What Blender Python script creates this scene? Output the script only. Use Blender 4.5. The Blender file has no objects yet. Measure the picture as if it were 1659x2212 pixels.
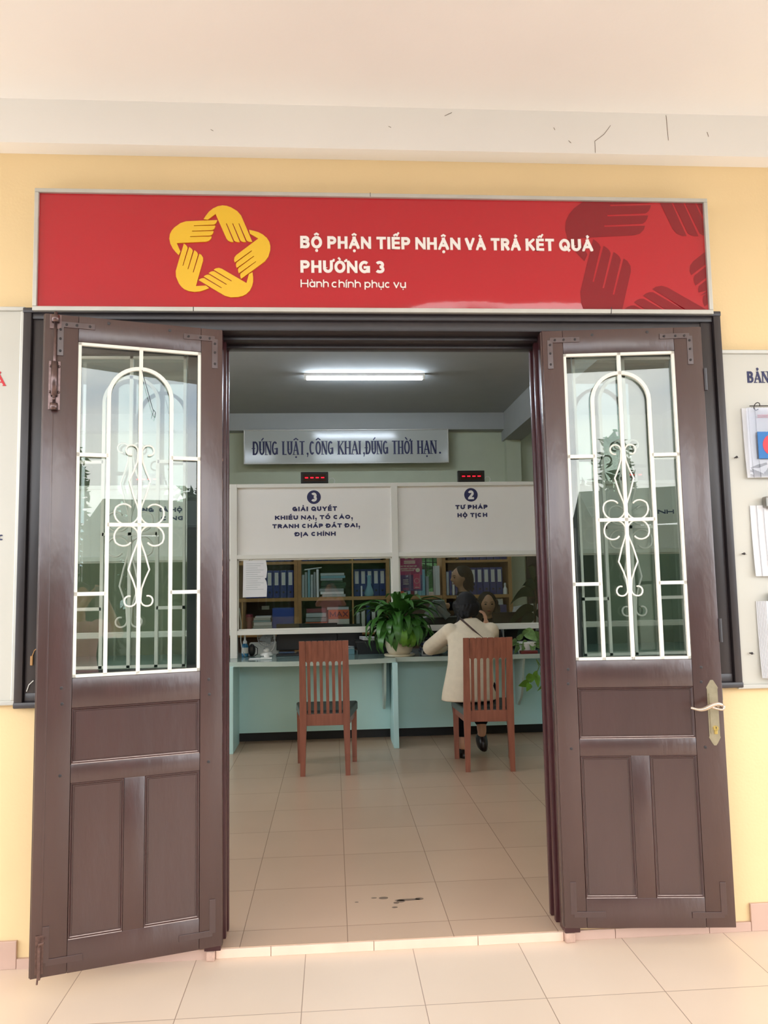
import bpy, bmesh, math, random, unicodedata
from mathutils import Vector, Matrix
from mathutils.geometry import tessellate_polygon
random.seed(7)
S = bpy.context.scene
COL = S.collection
PI = math.pi

# ---------------------------------------------------------------- camera
cam_data = bpy.data.cameras.new('camera')
cam = bpy.data.objects.new('camera', cam_data); COL.objects.link(cam)
FPX = 1661.0
cam_data.sensor_fit = 'HORIZONTAL'; cam_data.sensor_width = 36.0
cam_data.lens = 36.0 * FPX / 1659.0
cam_data.clip_start = 0.02; cam_data.clip_end = 300
_zv = Vector((718 - 829.5, 1265 - 1106.0, FPX)).normalized()      # the wall normal seen by the lens
_xv = Vector((24570, -310, FPX)); _xv = (_xv - _zv * _xv.dot(_zv)).normalized()
_dv = _zv.cross(_xv)
_R = Matrix((_xv, _zv, -_dv))                                      # lens axes -> world axes
_right = _R @ Vector((1, 0, 0)); _up = _R @ Vector((0, -1, 0)); _fwd = _R @ Vector((0, 0, 1))
_M = Matrix((_right, _up, -_fwd)).transposed().to_4x4()
_M.translation = Vector((0, 0, 1.36))
cam.matrix_world = _M
S.camera = cam

# ---------------------------------------------------------------- exposure, sky, light
S.view_settings.view_transform = 'Standard'
S.view_settings.look = 'None'
S.view_settings.gamma = 1.0
S.view_settings.use_curve_mapping = False
S.view_settings.exposure = -1.0
SKY = 12.0
SKY_TOP = 0.40
TUBE = 128.0
world = bpy.data.worlds.new('overcast_sky'); S.world = world; world.use_nodes = True
nt = world.node_tree; nt.nodes.clear()
wo = nt.nodes.new('ShaderNodeOutputWorld'); bg = nt.nodes.new('ShaderNodeBackground')
tc = nt.nodes.new('ShaderNodeTexCoord'); mp = nt.nodes.new('ShaderNodeMapping')
mp.inputs['Scale'].default_value = (1.0, 1.0, 2.2)
nz = nt.nodes.new('ShaderNodeTexNoise'); nz.inputs['Scale'].default_value = 2.6
nz.inputs['Detail'].default_value = 6; nz.inputs['Roughness'].default_value = 0.55
rp = nt.nodes.new('ShaderNodeValToRGB')
rp.color_ramp.elements[0].position = 0.36; rp.color_ramp.elements[0].color = (0.50, 0.58, 0.70, 1)
rp.color_ramp.elements[1].position = 0.62; rp.color_ramp.elements[1].color = (1.0, 0.99, 0.96, 1)
nt.links.new(tc.outputs['Generated'], mp.inputs['Vector']); nt.links.new(mp.outputs[0], nz.inputs['Vector'])
nt.links.new(nz.outputs['Fac'], rp.inputs['Fac'])
sx = nt.nodes.new('ShaderNodeSeparateXYZ'); el = nt.nodes.new('ShaderNodeMapRange')     # bright cloud bank low, greyer overhead
el.inputs['From Min'].default_value = 0.30; el.inputs['From Max'].default_value = 0.62
el.inputs['To Min'].default_value = 1.0; el.inputs['To Max'].default_value = SKY_TOP
vm = nt.nodes.new('ShaderNodeVectorMath'); vm.operation = 'SCALE'
nt.links.new(tc.outputs['Generated'], sx.inputs[0]); nt.links.new(sx.outputs['Z'], el.inputs['Value'])
nt.links.new(rp.outputs['Color'], vm.inputs[0]); nt.links.new(el.outputs[0], vm.inputs['Scale'])
nt.links.new(vm.outputs[0], bg.inputs['Color'])
bg.inputs['Strength'].default_value = SKY
nt.links.new(bg.outputs[0], wo.inputs['Surface'])

# ---------------------------------------------------------------- materials
def lin(c):
    out = []
    for v in c[:3]:
        v = v / 255.0
        out.append(v / 12.92 if v <= 0.04045 else ((v + 0.055) / 1.055) ** 2.4)
    return (*out, 1.0)

def mat(name, rgb, rough=0.5, metal=0.0, spec=0.5, var=0.0, vscale=6.0, bump=0.0, bscale=60.0, coat=0.0, stretch=None):
    m = bpy.data.materials.new(name); m.use_nodes = True
    t = m.node_tree; b = t.nodes['Principled BSDF']
    c = lin(rgb)
    b.inputs['Base Color'].default_value = c
    b.inputs['Roughness'].default_value = rough; b.inputs['Metallic'].default_value = metal
    b.inputs['Specular IOR Level'].default_value = spec; b.inputs['Coat Weight'].default_value = coat
    if coat: b.inputs['Coat Roughness'].default_value = 0.22
    if var or bump:
        co = t.nodes.new('ShaderNodeTexCoord')
        src = co.outputs['Object']
        if stretch:
            mpn = t.nodes.new('ShaderNodeMapping'); mpn.inputs['Scale'].default_value = stretch
            t.links.new(src, mpn.inputs['Vector']); src = mpn.outputs[0]
    if var:
        n = t.nodes.new('ShaderNodeTexNoise'); n.inputs['Scale'].default_value = vscale; n.inputs['Detail'].default_value = 5
        r = t.nodes.new('ShaderNodeValToRGB')
        r.color_ramp.elements[0].position = 0.3; r.color_ramp.elements[1].position = 0.7
        r.color_ramp.elements[0].color = tuple(min(1, v * (1 - var)) for v in c[:3]) + (1,)
        r.color_ramp.elements[1].color = tuple(min(1, v * (1 + var)) for v in c[:3]) + (1,)
        t.links.new(src, n.inputs['Vector']); t.links.new(n.outputs['Fac'], r.inputs['Fac'])
        t.links.new(r.outputs['Color'], b.inputs['Base Color'])
    if bump:
        n2 = t.nodes.new('ShaderNodeTexNoise'); n2.inputs['Scale'].default_value = bscale; n2.inputs['Detail'].default_value = 4
        bp = t.nodes.new('ShaderNodeBump'); bp.inputs['Strength'].default_value = bump; bp.inputs['Distance'].default_value = 0.01
        t.links.new(src, n2.inputs['Vector']); t.links.new(n2.outputs['Fac'], bp.inputs['Height'])
        t.links.new(bp.outputs['Normal'], b.inputs['Normal'])
        if coat: t.links.new(bp.outputs['Normal'], b.inputs['Coat Normal'])
    return m

def glow(name, rgb, strength):
    m = bpy.data.materials.new(name); m.use_nodes = True
    b = m.node_tree.nodes['Principled BSDF']
    b.inputs['Base Color'].default_value = lin(rgb)
    b.inputs['Emission Color'].default_value = lin(rgb); b.inputs['Emission Strength'].default_value = strength
    return m

def glass(name, tint=(245, 250, 247), ior=1.5):
    m = bpy.data.materials.new(name); m.use_nodes = True
    t = m.node_tree; t.nodes.clear()
    o = t.nodes.new('ShaderNodeOutputMaterial'); mx = t.nodes.new('ShaderNodeMixShader')
    tr = t.nodes.new('ShaderNodeBsdfTransparent'); gl = t.nodes.new('ShaderNodeBsdfGlossy'); fr = t.nodes.new('ShaderNodeFresnel')
    tr.inputs['Color'].default_value = lin(tint); gl.inputs['Roughness'].default_value = 0.0
    fr.inputs['IOR'].default_value = ior
    t.links.new(fr.outputs[0], mx.inputs[0]); t.links.new(tr.outputs[0], mx.inputs[1]); t.links.new(gl.outputs[0], mx.inputs[2])
    t.links.new(mx.outputs[0], o.inputs['Surface'])
    return m

def tiles(name, rgb, joint, ox, oy, size=0.4, rough=0.22, mortar=0.0016):
    m = bpy.data.materials.new(name); m.use_nodes = True
    t = m.node_tree; b = t.nodes['Principled BSDF']
    g = t.nodes.new('ShaderNodeNewGeometry'); mpn = t.nodes.new('ShaderNodeMapping')
    mpn.inputs['Location'].default_value = (-ox + 40 * size, -oy + 40 * size, 0)
    br = t.nodes.new('ShaderNodeTexBrick'); br.offset = 0.0; br.squash = 1.0
    c = lin(rgb)
    br.inputs['Color1'].default_value = c
    br.inputs['Color2'].default_value = tuple(v * 0.94 for v in c[:3]) + (1,)
    br.inputs['Mortar'].default_value = lin(joint)
    br.inputs['Scale'].default_value = 1.0; br.inputs['Mortar Size'].default_value = mortar
    br.inputs['Mortar Smooth'].default_value = 0.2
    br.inputs['Brick Width'].default_value = size; br.inputs['Row Height'].default_value = size
    n = t.nodes.new('ShaderNodeTexNoise'); n.inputs['Scale'].default_value = 3.0; n.inputs['Detail'].default_value = 6
    mr = t.nodes.new('ShaderNodeMapRange'); mr.inputs['To Min'].default_value = 0.95; mr.inputs['To Max'].default_value = 1.04
    mu = t.nodes.new('ShaderNodeMix'); mu.data_type = 'RGBA'; mu.blend_type = 'MULTIPLY'; mu.inputs['Factor'].default_value = 1.0
    rr = t.nodes.new('ShaderNodeMapRange'); rr.inputs['To Min'].default_value = rough * 0.9; rr.inputs['To Max'].default_value = rough * 1.15
    t.links.new(g.outputs['Position'], mpn.inputs['Vector']); t.links.new(mpn.outputs[0], br.inputs['Vector'])
    t.links.new(g.outputs['Position'], n.inputs['Vector']); t.links.new(n.outputs['Fac'], mr.inputs['Value'])
    b.inputs['Roughness'].default_value = rough
    t.links.new(br.outputs['Color'], mu.inputs[6]); t.links.new(mr.outputs[0], mu.inputs[7])
    t.links.new(mu.outputs[2], b.inputs['Base Color'])
    bp = t.nodes.new('ShaderNodeBump'); bp.inputs['Strength'].default_value = 0.25; bp.inputs['Distance'].default_value = 0.002; bp.invert = True
    t.links.new(br.outputs['Fac'], bp.inputs['Height']); t.links.new(bp.outputs['Normal'], b.inputs['Normal'])
    return m

M = {}
M['wall_yellow'] = mat('yellow_wall_paint', (236, 208, 160), 0.85, spec=0.2, var=0.025, vscale=2, bump=0.06, bscale=90)
M['cream'] = mat('cream_paint', (238, 233, 226), 0.9, spec=0.2, var=0.02, vscale=1.5, bump=0.04, bscale=60)
M['pale_green'] = mat('pale_green_wall_paint', (206, 212, 188), 0.9, spec=0.2, var=0.02)
M['room_white'] = mat('white_room_paint', (178, 180, 178), 0.9, spec=0.2, var=0.02)
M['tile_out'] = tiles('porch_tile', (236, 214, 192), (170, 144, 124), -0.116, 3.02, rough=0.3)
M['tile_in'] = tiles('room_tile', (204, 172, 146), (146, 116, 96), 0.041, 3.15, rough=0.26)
M['skirt'] = mat('pink_brown_tile', (204, 172, 156), 0.4, var=0.05, vscale=5)
M['riser'] = mat('pale_pink_tile', (236, 206, 184), 0.4, var=0.06, vscale=7)
M['door'] = mat('brown_gloss_paint', (62, 35, 32), 0.34, coat=1.0, spec=0.6, var=0.12, vscale=5, bump=0.42, bscale=13, stretch=(1, 1, 0.3))
M['door_dark'] = mat('dark_gloss_paint', (44, 38, 40), 0.36, spec=0.6, var=0.15, vscale=4, bump=0.2, bscale=16, stretch=(1, 1, 0.3))
M['jamb'] = mat('maroon_jamb_paint', (66, 32, 36), 0.3, spec=0.6, var=0.15, vscale=7, bump=0.15, bscale=18)
M['worn'] = mat('worn_lit_paint', (176, 158, 152), 0.5, var=0.15, vscale=60)
M['brick'] = mat('broken_brick', (200, 166, 148), 0.9, var=0.15, vscale=40)
M['copper'] = mat('coppery_steel', (112, 94, 92), 0.3, metal=0.85, var=0.2, vscale=60)
M['bolt_dark'] = mat('dark_worn_bolt', (104, 78, 70), 0.4, metal=0.4, var=0.3, vscale=80)
M['chip'] = mat('bare_chipped_wood', (196, 160, 146), 0.8)
M['grille'] = mat('white_grille_paint', (236, 232, 220), 0.4, var=0.03, vscale=20)
M['glass'] = glass('window_glass', ior=1.72)
M['alu'] = mat('aluminium', (196, 194, 186), 0.4, metal=0.5, var=0.05, vscale=10)
M['sign_red'] = mat('glossy_red_panel', (182, 14, 32), 0.07, spec=0.5, bump=0.02, bscale=30, coat=0.4)
M['sign_dark'] = mat('darker_red_print', (136, 20, 32), 0.12, spec=0.5, bump=0.02, bscale=30)
M['sign_white'] = mat('white_letters', (240, 232, 226), 0.35)
M['sign_gold'] = mat('golden_yellow_plastic', (232, 184, 40), 0.35)
M['board_white'] = mat('white_board', (200, 197, 186), 0.35, var=0.015, vscale=2)
M['ink_blue'] = mat('navy_letters', (38, 40, 84), 0.5)
M['ink_red'] = mat('red_letters', (206, 40, 50), 0.5)
M['paper'] = mat('white_paper', (226, 226, 228), 0.8, var=0.03, vscale=12)
M['paper_grey'] = mat('grey_paper_edges', (176, 182, 184), 0.8, var=0.12, vscale=40, stretch=(0.2, 0.2, 4))
M['steel'] = mat('grey_steel', (150, 146, 140), 0.3, metal=0.9)
M['iron'] = mat('dark_iron', (52, 46, 46), 0.45, metal=0.4)
M['brass'] = mat('brass', (214, 188, 110), 0.3, metal=0.8)
M['nickel'] = mat('worn_nickel_bronze', (176, 166, 140), 0.34, metal=0.75, var=0.12, vscale=30)
M['lever'] = mat('satin_nickel', (214, 198, 180), 0.25, metal=0.8)
M['aqua'] = mat('aqua_counter_laminate', (196, 236, 236), 0.45, var=0.03, vscale=2)
M['aqua_top'] = mat('grey_green_counter_top', (128, 156, 152), 0.12, spec=0.6, var=0.03)
M['aqua_edge'] = mat('pale_edging', (184, 200, 192), 0.3)
M['black'] = mat('black_base', (20, 20, 22), 0.5)
M['pvc'] = mat('white_partition_profile', (226, 224, 216), 0.4)
M['panel'] = mat('white_partition_panel', (236, 233, 228), 0.5, var=0.01)
M['chair'] = mat('red_brown_wood', (150, 92, 74), 0.35, var=0.18, vscale=7, bump=0.05, bscale=40, stretch=(6, 6, 0.6))
M['seat'] = mat('dark_green_vinyl', (44, 50, 48), 0.45)
M['seat_edge'] = mat('grey_green_vinyl', (92, 104, 102), 0.5)
M['shelf'] = mat('oak_veneer', (172, 128, 76), 0.5, var=0.10, vscale=5, stretch=(1, 1, 6))
M['shelf_back'] = mat('brown_back_panel', (96, 74, 60), 0.7, var=0.08)
M['binder'] = mat('navy_binder', (36, 50, 112), 0.45, var=0.06)
M['blue_box'] = mat('blue_box_file', (30, 66, 150), 0.4)
M['label'] = mat('white_label', (212, 212, 206), 0.7)
M['plastic_black'] = mat('black_plastic', (22, 23, 26), 0.35)
M['screen_back'] = mat('black_monitor_plastic', (18, 24, 32), 0.3)
M['plastic_white'] = mat('white_plastic', (226, 226, 222), 0.35)
M['plastic_grey'] = mat('grey_plastic', (150, 154, 156), 0.4)
M['leaf'] = mat('dark_green_leaf', (62, 112, 44), 0.35, var=0.25, vscale=14)
M['leaf_light'] = mat('bright_green_leaf', (104, 156, 50), 0.4, var=0.3, vscale=16)
M['leaf_dark'] = mat('deep_green_leaf', (34, 62, 42), 0.35, var=0.2, vscale=12)
M['leaf_var'] = mat('variegated_leaf', (112, 146, 84), 0.3, var=0.4, vscale=26)
M['stem'] = mat('green_stem', (90, 120, 50), 0.5)
M['pot'] = mat('cream_ceramic', (212, 202, 176), 0.25, var=0.06, vscale=4)
M['soil'] = mat('soil', (50, 38, 30), 0.95, var=0.3, vscale=40)
M['skin'] = mat('skin', (206, 158, 128), 0.5, var=0.04, vscale=8)
M['hair'] = mat('black_hair', (14, 12, 13), 0.6, spec=0.3, var=0.2, vscale=40)
M['knit'] = mat('cream_woollen_jacket', (222, 208, 184), 0.95, spec=0.1, var=0.04, vscale=20, bump=0.25, bscale=220)
M['coat'] = mat('black_cloth', (20, 20, 25), 0.9, spec=0.1)
M['pink'] = mat('pink_cotton', (240, 190, 194), 0.9, spec=0.1, var=0.06)
M['strap'] = mat('brown_leather', (58, 34, 28), 0.4)
M['shoe'] = mat('dark_shoe', (34, 24, 24), 0.3)
M['magenta'] = mat('magenta_poster', (176, 48, 120), 0.4)
M['violet'] = mat('violet_poster', (92, 58, 128), 0.4)
M['pinkp'] = mat('pink_poster_print', (216, 70, 130), 0.4)
M['led_red'] = glow('red_led', (255, 20, 50), 3.0)
M['tube'] = glow('lit_tube', (226, 240, 255), TUBE)
M['blue_print'] = mat('blue_print', (40, 110, 176), 0.5)
M['red_print'] = mat('red_print', (222, 60, 70), 0.5)
M['orange'] = mat('orange_carton', (214, 96, 60), 0.6)
M['spray_blue'] = mat('blue_spray_bottle', (40, 110, 150), 0.3)
M['maroon'] = mat('maroon_cup', (120, 40, 56), 0.4)
M['file_blue'] = mat('pale_blue_file', (120, 164, 176), 0.5)
M['yard'] = mat('yard_concrete', (136, 130, 120), 0.9, var=0.08, vscale=0.6)
M['tarp'] = mat('dark_green_tarpaulin', (36, 62, 50), 0.7, var=0.15, vscale=2)
M['tree'] = mat('tree_leaf', (50, 80, 40), 0.6, var=0.3, vscale=3)
M['bark'] = mat('bark', (84, 66, 52), 0.9, var=0.2, vscale=8)
M['car'] = mat('silver_car_paint', (200, 204, 208), 0.25, metal=0.3, coat=0.6)
M['pane_in'] = glass('partition_glass', ior=1.53)
M['sleeve'] = glass('clear_plastic_sleeve', (250, 250, 252), 1.45)
M['stain'] = mat('dark_floor_stain', (120, 98, 80), 0.5)
M['crack'] = mat('hairline_crack', (96, 70, 50), 0.9)
# ---------------------------------------------------------------- mesh tools
class MB:
    def __init__(s): s.v = []; s.f = []; s.smooth = False
    def add(s, vs, fs):
        o = len(s.v); s.v += [tuple(v) for v in vs]; s.f += [tuple(i + o for i in f) for f in fs]; return s
    def box(s, x0, x1, y0, y1, z0, z1, b=0.0):
        if b > 0:
            bm = bmesh.new(); bmesh.ops.create_cube(bm, size=1.0)
            for v in bm.verts:
                v.co = Vector(((x0 + x1) / 2 + v.co.x * (x1 - x0), (y0 + y1) / 2 + v.co.y * (y1 - y0), (z0 + z1) / 2 + v.co.z * (z1 - z0)))
            b = min(b, 0.45 * min(abs(x1 - x0), abs(y1 - y0), abs(z1 - z0)))
            bmesh.ops.bevel(bm, geom=bm.edges[:], offset=b, segments=2, affect='EDGES', profile=0.5)
            s.bm(bm); return s
        vs = [(x, y, z) for x in (x0, x1) for y in (y0, y1) for z in (z0, z1)]
        return s.add(vs, [(0, 1, 3, 2), (4, 6, 7, 5), (0, 4, 5, 1), (2, 3, 7, 6), (0, 2, 6, 4), (1, 5, 7, 3)])
    def bm(s, bm, mtx=None):
        bm.verts.ensure_lookup_table(); bm.verts.index_update()
        s.add([(mtx @ v.co) if mtx else v.co[:] for v in bm.verts], [[v.index for v in f.verts] for f in bm.faces]); bm.free(); return s
    def obox(s, c, ax, size):                       # box on three axes
        c = Vector(c); a = [Vector(v).normalized() * (d / 2) for v, d in zip(ax, size)]
        vs = [c + a[0] * i + a[1] * j + a[2] * k for i in (-1, 1) for j in (-1, 1) for k in (-1, 1)]
        return s.add(vs, [(0, 1, 3, 2), (4, 6, 7, 5), (0, 4, 5, 1), (2, 3, 7, 6), (0, 2, 6, 4), (1, 5, 7, 3)])
    def tube(s, pts, r, n=8, cap=True, closed=False, flat=None):
        pts = [Vector(p) for p in pts]; m = len(pts)
        rs = r if isinstance(r, (list, tuple)) else [r] * m
        ref = None; rings = []
        for i, p in enumerate(pts):
            if closed: d = (pts[(i + 1) % m] - pts[i - 1])
            else: d = (pts[min(i + 1, m - 1)] - pts[max(i - 1, 0)])
            d = d.normalized() if d.length > 1e-9 else Vector((0, 0, 1))
            if ref is None:
                ref = Vector((0, 1, 0)) if abs(d.y) < 0.9 else Vector((1, 0, 0))
            a = (ref - d * ref.dot(d)); a = a.normalized() if a.length > 1e-6 else d.orthogonal().normalized()
            ref = a; b = d.cross(a)
            fa = flat or 1.0
            off = PI / 4 if n == 4 else 0
            k = 1.41421 if n == 4 else 1
            rings.append([p + (a * math.cos(2 * PI * j / n + off) * fa + b * math.sin(2 * PI * j / n + off)) * rs[i] * k for j in range(n)])
        vs = [v for ring in rings for v in ring]; fs = []
        for i in range(m if closed else m - 1):
            i2 = (i + 1) % m
            for j in range(n):
                j2 = (j + 1) % n
                fs.append((i * n + j, i * n + j2, i2 * n + j2, i2 * n + j))
        if cap and not closed:
            fs.append(tuple(range(n - 1, -1, -1))); fs.append(tuple((m - 1) * n + j for j in range(n)))
        return s.add(vs, fs)
    def lathe(s, c, prof, n=24, axis='z'):
        vs = []; fs = []; c = Vector(c)
        for (r, h) in prof:
            for j in range(n):
                a = 2 * PI * j / n; x, y = r * math.cos(a), r * math.sin(a)
                vs.append(c + (Vector((x, y, h)) if axis == 'z' else Vector((x, h, y)) if axis == 'y' else Vector((h, x, y))))
        m = len(prof)
        for i in range(m - 1):
            for j in range(n):
                j2 = (j + 1) % n; fs.append((i * n + j, i * n + j2, (i + 1) * n + j2, (i + 1) * n + j))
        if prof[0][0] > 1e-5: fs.append(tuple(range(n - 1, -1, -1)))
        if prof[-1][0] > 1e-5: fs.append(tuple((m - 1) * n + j for j in range(n)))
        return s.add(vs, fs)
    def ell(s, c, r, n=16, m=10, mtx=None):
        c = Vector(c); vs = []; fs = []
        for i in range(m + 1):
            t = PI * i / m
            for j in range(n):
                a = 2 * PI * j / n
                p = Vector((r[0] * math.sin(t) * math.cos(a), r[1] * math.sin(t) * math.sin(a), r[2] * math.cos(t)))
                vs.append(c + (mtx @ p if mtx else p))
        for i in range(m):
            for j in range(n):
                j2 = (j + 1) % n; fs.append((i * n + j, (i + 1) * n + j, (i + 1) * n + j2, i * n + j2))
        return s.add(vs, fs)
    def prism(s, poly, y0, y1, axis='y'):           # polygon in (x, z) pushed along y (or 'z': polygon in (x, y); 'x': polygon in (y, z))
        n = len(poly)
        if n < 3: return s
        tri = tessellate_polygon([[Vector((p[0], p[1], 0)) for p in poly]])
        def P(p, h): return (p[0], h, p[1]) if axis == 'y' else (p[0], p[1], h) if axis == 'z' else (h, p[0], p[1])
        vs = [P(p, y0) for p in poly] + [P(p, y1) for p in poly]
        fs = [tuple(t) for t in tri] + [tuple(i + n for i in reversed(t)) for t in tri]
        fs += [(i, i + n, (i + 1) % n + n, (i + 1) % n) for i in range(n)]
        return s.add(vs, fs)
    def loft(s, secs, cap=True):
        n = len(secs[0]); vs = [v for q in secs for v in q]; fs = []
        for i in range(len(secs) - 1):
            for j in range(n):
                j2 = (j + 1) % n; fs.append((i * n + j, i * n + j2, (i + 1) * n + j2, (i + 1) * n + j))
        if cap:
            fs.append(tuple(range(n - 1, -1, -1))); fs.append(tuple((len(secs) - 1) * n + j for j in range(n)))
        return s.add(vs, fs)
    def map(s, fn): s.v = [tuple(fn(Vector(v))) for v in s.v]; return s
    def mesh(s, name, m=None, smooth=None):
        me = bpy.data.meshes.new(name); me.from_pydata(s.v, [], s.f)
        bm = bmesh.new(); bm.from_mesh(me)
        bmesh.ops.recalc_face_normals(bm, faces=bm.faces[:]); bm.to_mesh(me); bm.free()
        if m: me.materials.append(M[m] if isinstance(m, str) else m)
        if smooth or (smooth is None and s.smooth):
            for p in me.polygons: p.use_smooth = True
        me.update(); return me
    def obj(s, name, m, parent=None, smooth=None, auto=None):
        me = s.mesh(name, m, smooth if auto is None else True)
        if auto is not None: me.set_sharp_from_angle(angle=math.radians(auto))
        o = bpy.data.objects.new(name, me); COL.objects.link(o)
        if parent: o.parent = parent
        return o

def tag(o, label, cat, group=None, kind=None):
    if label: o['label'] = label
    if cat: o['category'] = cat
    if group: o['group'] = group
    if kind: o['kind'] = kind
    return o
def thing(name, label, cat, loc=(0, 0, 0), rz=0.0, group=None, kind=None):
    o = bpy.data.objects.new(name, None); COL.objects.link(o); o.empty_display_size = 0.05
    o.location = loc; o.rotation_euler = (0, 0, rz)
    return tag(o, label, cat, group, kind)
def struct(mb, name, m, label=None, cat=None, parent=None, auto=None):
    o = mb.obj(name, m, parent, auto=auto)
    if parent is None: o['kind'] = 'structure'
    if label: o['label'] = label
    if cat: o['category'] = cat
    return o
def dup(src, loc=None, rz=None, label=None, group=None):
    r = src.copy(); COL.objects.link(r)
    if loc is not None: r.location = loc
    if rz is not None: r.rotation_euler = (0, 0, rz)
    if label: r['label'] = label
    if group: r['group'] = group
    for ch in list(src.children):
        c = ch.copy(); COL.objects.link(c); c.parent = r
        for g in list(ch.children):
            d = g.copy(); COL.objects.link(d); d.parent = c
    return r
def part_label(o, t): o['label'] = t; return o
def weld(mb, name, m, parent=None, voxel=0.006, it=4):
    """overlapping closed shapes melted into one continuous smooth surface"""
    o = mb.obj(name, m); rm = o.modifiers.new('r', 'REMESH'); rm.mode = 'VOXEL'; rm.voxel_size = voxel
    sm = o.modifiers.new('s', 'SMOOTH'); sm.iterations = it; sm.factor = 0.5
    dg = bpy.context.evaluated_depsgraph_get()
    me = bpy.data.meshes.new_from_object(o.evaluated_get(dg)); me.name = name
    for p in me.polygons: p.use_smooth = True
    o.modifiers.clear(); old = o.data; o.data = me; bpy.data.meshes.remove(old)
    if not me.materials: me.materials.append(M[m])
    if parent: o.parent = parent
    return o

# ---------------------------------------------------------------- lettering: stroke alphabet
def arc(cx, cy, rx, ry, a0, a1, n=12):
    return [(cx + rx * math.cos(math.radians(a0 + (a1 - a0) * i / n)), cy + ry * math.sin(math.radians(a0 + (a1 - a0) * i / n))) for i in range(n + 1)]
G = {  # width, strokes ('T' heavy stem, 'n' light, 'c' curve), feet where a slab serif sits
 'A': (.74, [('n', [(0, 0), (.5, 1)]), ('T', [(.5, 1), (1, 0)]), ('n', [(.2, .32), (.8, .32)])], [(0, 0), (1, 0)]),
 'B': (.64, [('T', [(0, 0), (0, 1)]), ('c', [(0, 1), (.55, 1)] + arc(.55, .77, .38, .23, 90, -90) + [(0, .54)]), ('c', [(0, .54), (.6, .54)] + arc(.6, .27, .4, .27, 90, -90) + [(0, 0)])], []),
 'C': (.70, [('c', arc(.5, .5, .5, .5, 48, 312, 20))], []),
 'D': (.70, [('T', [(0, 0), (0, 1)]), ('c', [(0, 1), (.4, 1)] + arc(.4, .5, .6, .5, 90, -90, 16) + [(0, 0)])], []),
 'E': (.58, [('T', [(0, 0), (0, 1)]), ('n', [(0, 1), (1, 1)]), ('n', [(0, .52), (.9, .52)]), ('n', [(0, 0), (1, 0)])], []),
 'G': (.74, [('c', arc(.5, .5, .5, .5, 48, 330, 20)), ('T', [(1, .45), (1, .05)]), ('n', [(.58, .45), (1, .45)])], []),
 'H': (.68, [('T', [(0, 0), (0, 1)]), ('T', [(1, 0), (1, 1)]), ('n', [(0, .5), (1, .5)])], [(0, 0), (0, 1), (1, 0), (1, 1)]),
 'I': (.0, [('T', [(.5, 0), (.5, 1)])], [(.5, 0), (.5, 1)]),
 'K': (.68, [('T', [(0, 0), (0, 1)]), ('n', [(0, .40), (.95, 1)]), ('T', [(.32, .58), (1, 0)])], [(0, 0), (0, 1), (.95, 1), (1, 0)]),
 'L': (.54, [('T', [(0, 0), (0, 1)]), ('n', [(0, 0), (1, 0)])], [(0, 1)]),
 'M': (.84, [('T', [(0, 0), (0, 1)]), ('n', [(0, 1), (.5, .15)]), ('n', [(.5, .15), (1, 1)]), ('T', [(1, 0), (1, 1)])], []),
 'N': (.70, [('n', [(0, 0), (0, 1)]), ('T', [(0, 1), (1, 0)]), ('n', [(1, 0), (1, 1)])], [(0, 0), (0, 1), (1, 1)]),
 'O': (.74, [('c', arc(.5, .5, .5, .5, 0, 360, 28))], []),
 'P': (.62, [('T', [(0, 0), (0, 1)]), ('c', [(0, 1), (.55, 1)] + arc(.55, .72, .45, .28, 90, -90) + [(0, .44)])], []),
 'Q': (.74, [('c', arc(.5, .5, .5, .5, 0, 360, 28)), ('n', [(.58, .28), (.98, -.02)])], []),
 'R': (.64, [('T', [(0, 0), (0, 1)]), ('c', [(0, 1), (.55, 1)] + arc(.55, .73, .42, .27, 90, -90) + [(0, .46)]), ('T', [(.5, .46), (1, 0)])], []),
 'T': (.66, [('T', [(.5, 0), (.5, 1)]), ('n', [(0, 1), (1, 1)])], [(.5, 0)]),
 'U': (.66, [('T', [(0, 1), (0, .38)]), ('c', [(0, .40)] + arc(.5, .40, .5, .40, 180, 360, 14) + [(1, .40)]), ('T', [(1, .38), (1, 1)])], [(0, 1), (1, 1)]),
 'V': (.72, [('T', [(0, 1), (.5, 0)]), ('n', [(.5, 0), (1, 1)])], []),
 'X': (.70, [('T', [(0, 1), (1, 0)]), ('n', [(0, 0), (1, 1)])], []),
 'Y': (.70, [('T', [(0, 1), (.5, .45)]), ('n', [(1, 1), (.5, .45)]), ('T', [(.5, .48), (.5, 0)])], []),
 '3': (.60, [('c', arc(.48, .75, .46, .25, 150, -90, 14)), ('c', arc(.48, .26, .52, .26, 90, -150, 14))], []),
 '2': (.58, [('c', arc(.48, .72, .48, .28, 165, -35, 14) + [(0, 0)]), ('n', [(0, 0), (1, 0)])], []),
 'h': (.50, [('T', [(0, 0), (0, 1)]), ('c', arc(.5, .46, .5, .26, 180, 0, 12) + [(1, .0)])], []),
 'n': (.50, [('T', [(0, 0), (0, .72)]), ('c', arc(.5, .46, .5, .26, 180, 0, 12) + [(1, .0)])], []),
 'a': (.52, [('c', arc(.5, .36, .5, .36, 0, 360, 20)), ('T', [(1, 0), (1, .72)])], []),
 'c': (.50, [('c', arc(.5, .36, .5, .36, 50, 310, 16))], []),
 'i': (.0, [('T', [(.5, 0), (.5, .72)])], []),
 'p': (.54, [('T', [(0, -.28), (0, .72)]), ('c', arc(.5, .36, .5, .36, 0, 360, 20))], []),
 'u': (.50, [('c', [(0, .72)] + arc(.5, .26, .5, .26, 180, 360, 12)), ('T', [(1, 0), (1, .72)])], []),
 'v': (.50, [('T', [(0, .72), (.5, 0)]), ('n', [(.5, 0), (1, .72)])], []),
}
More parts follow.
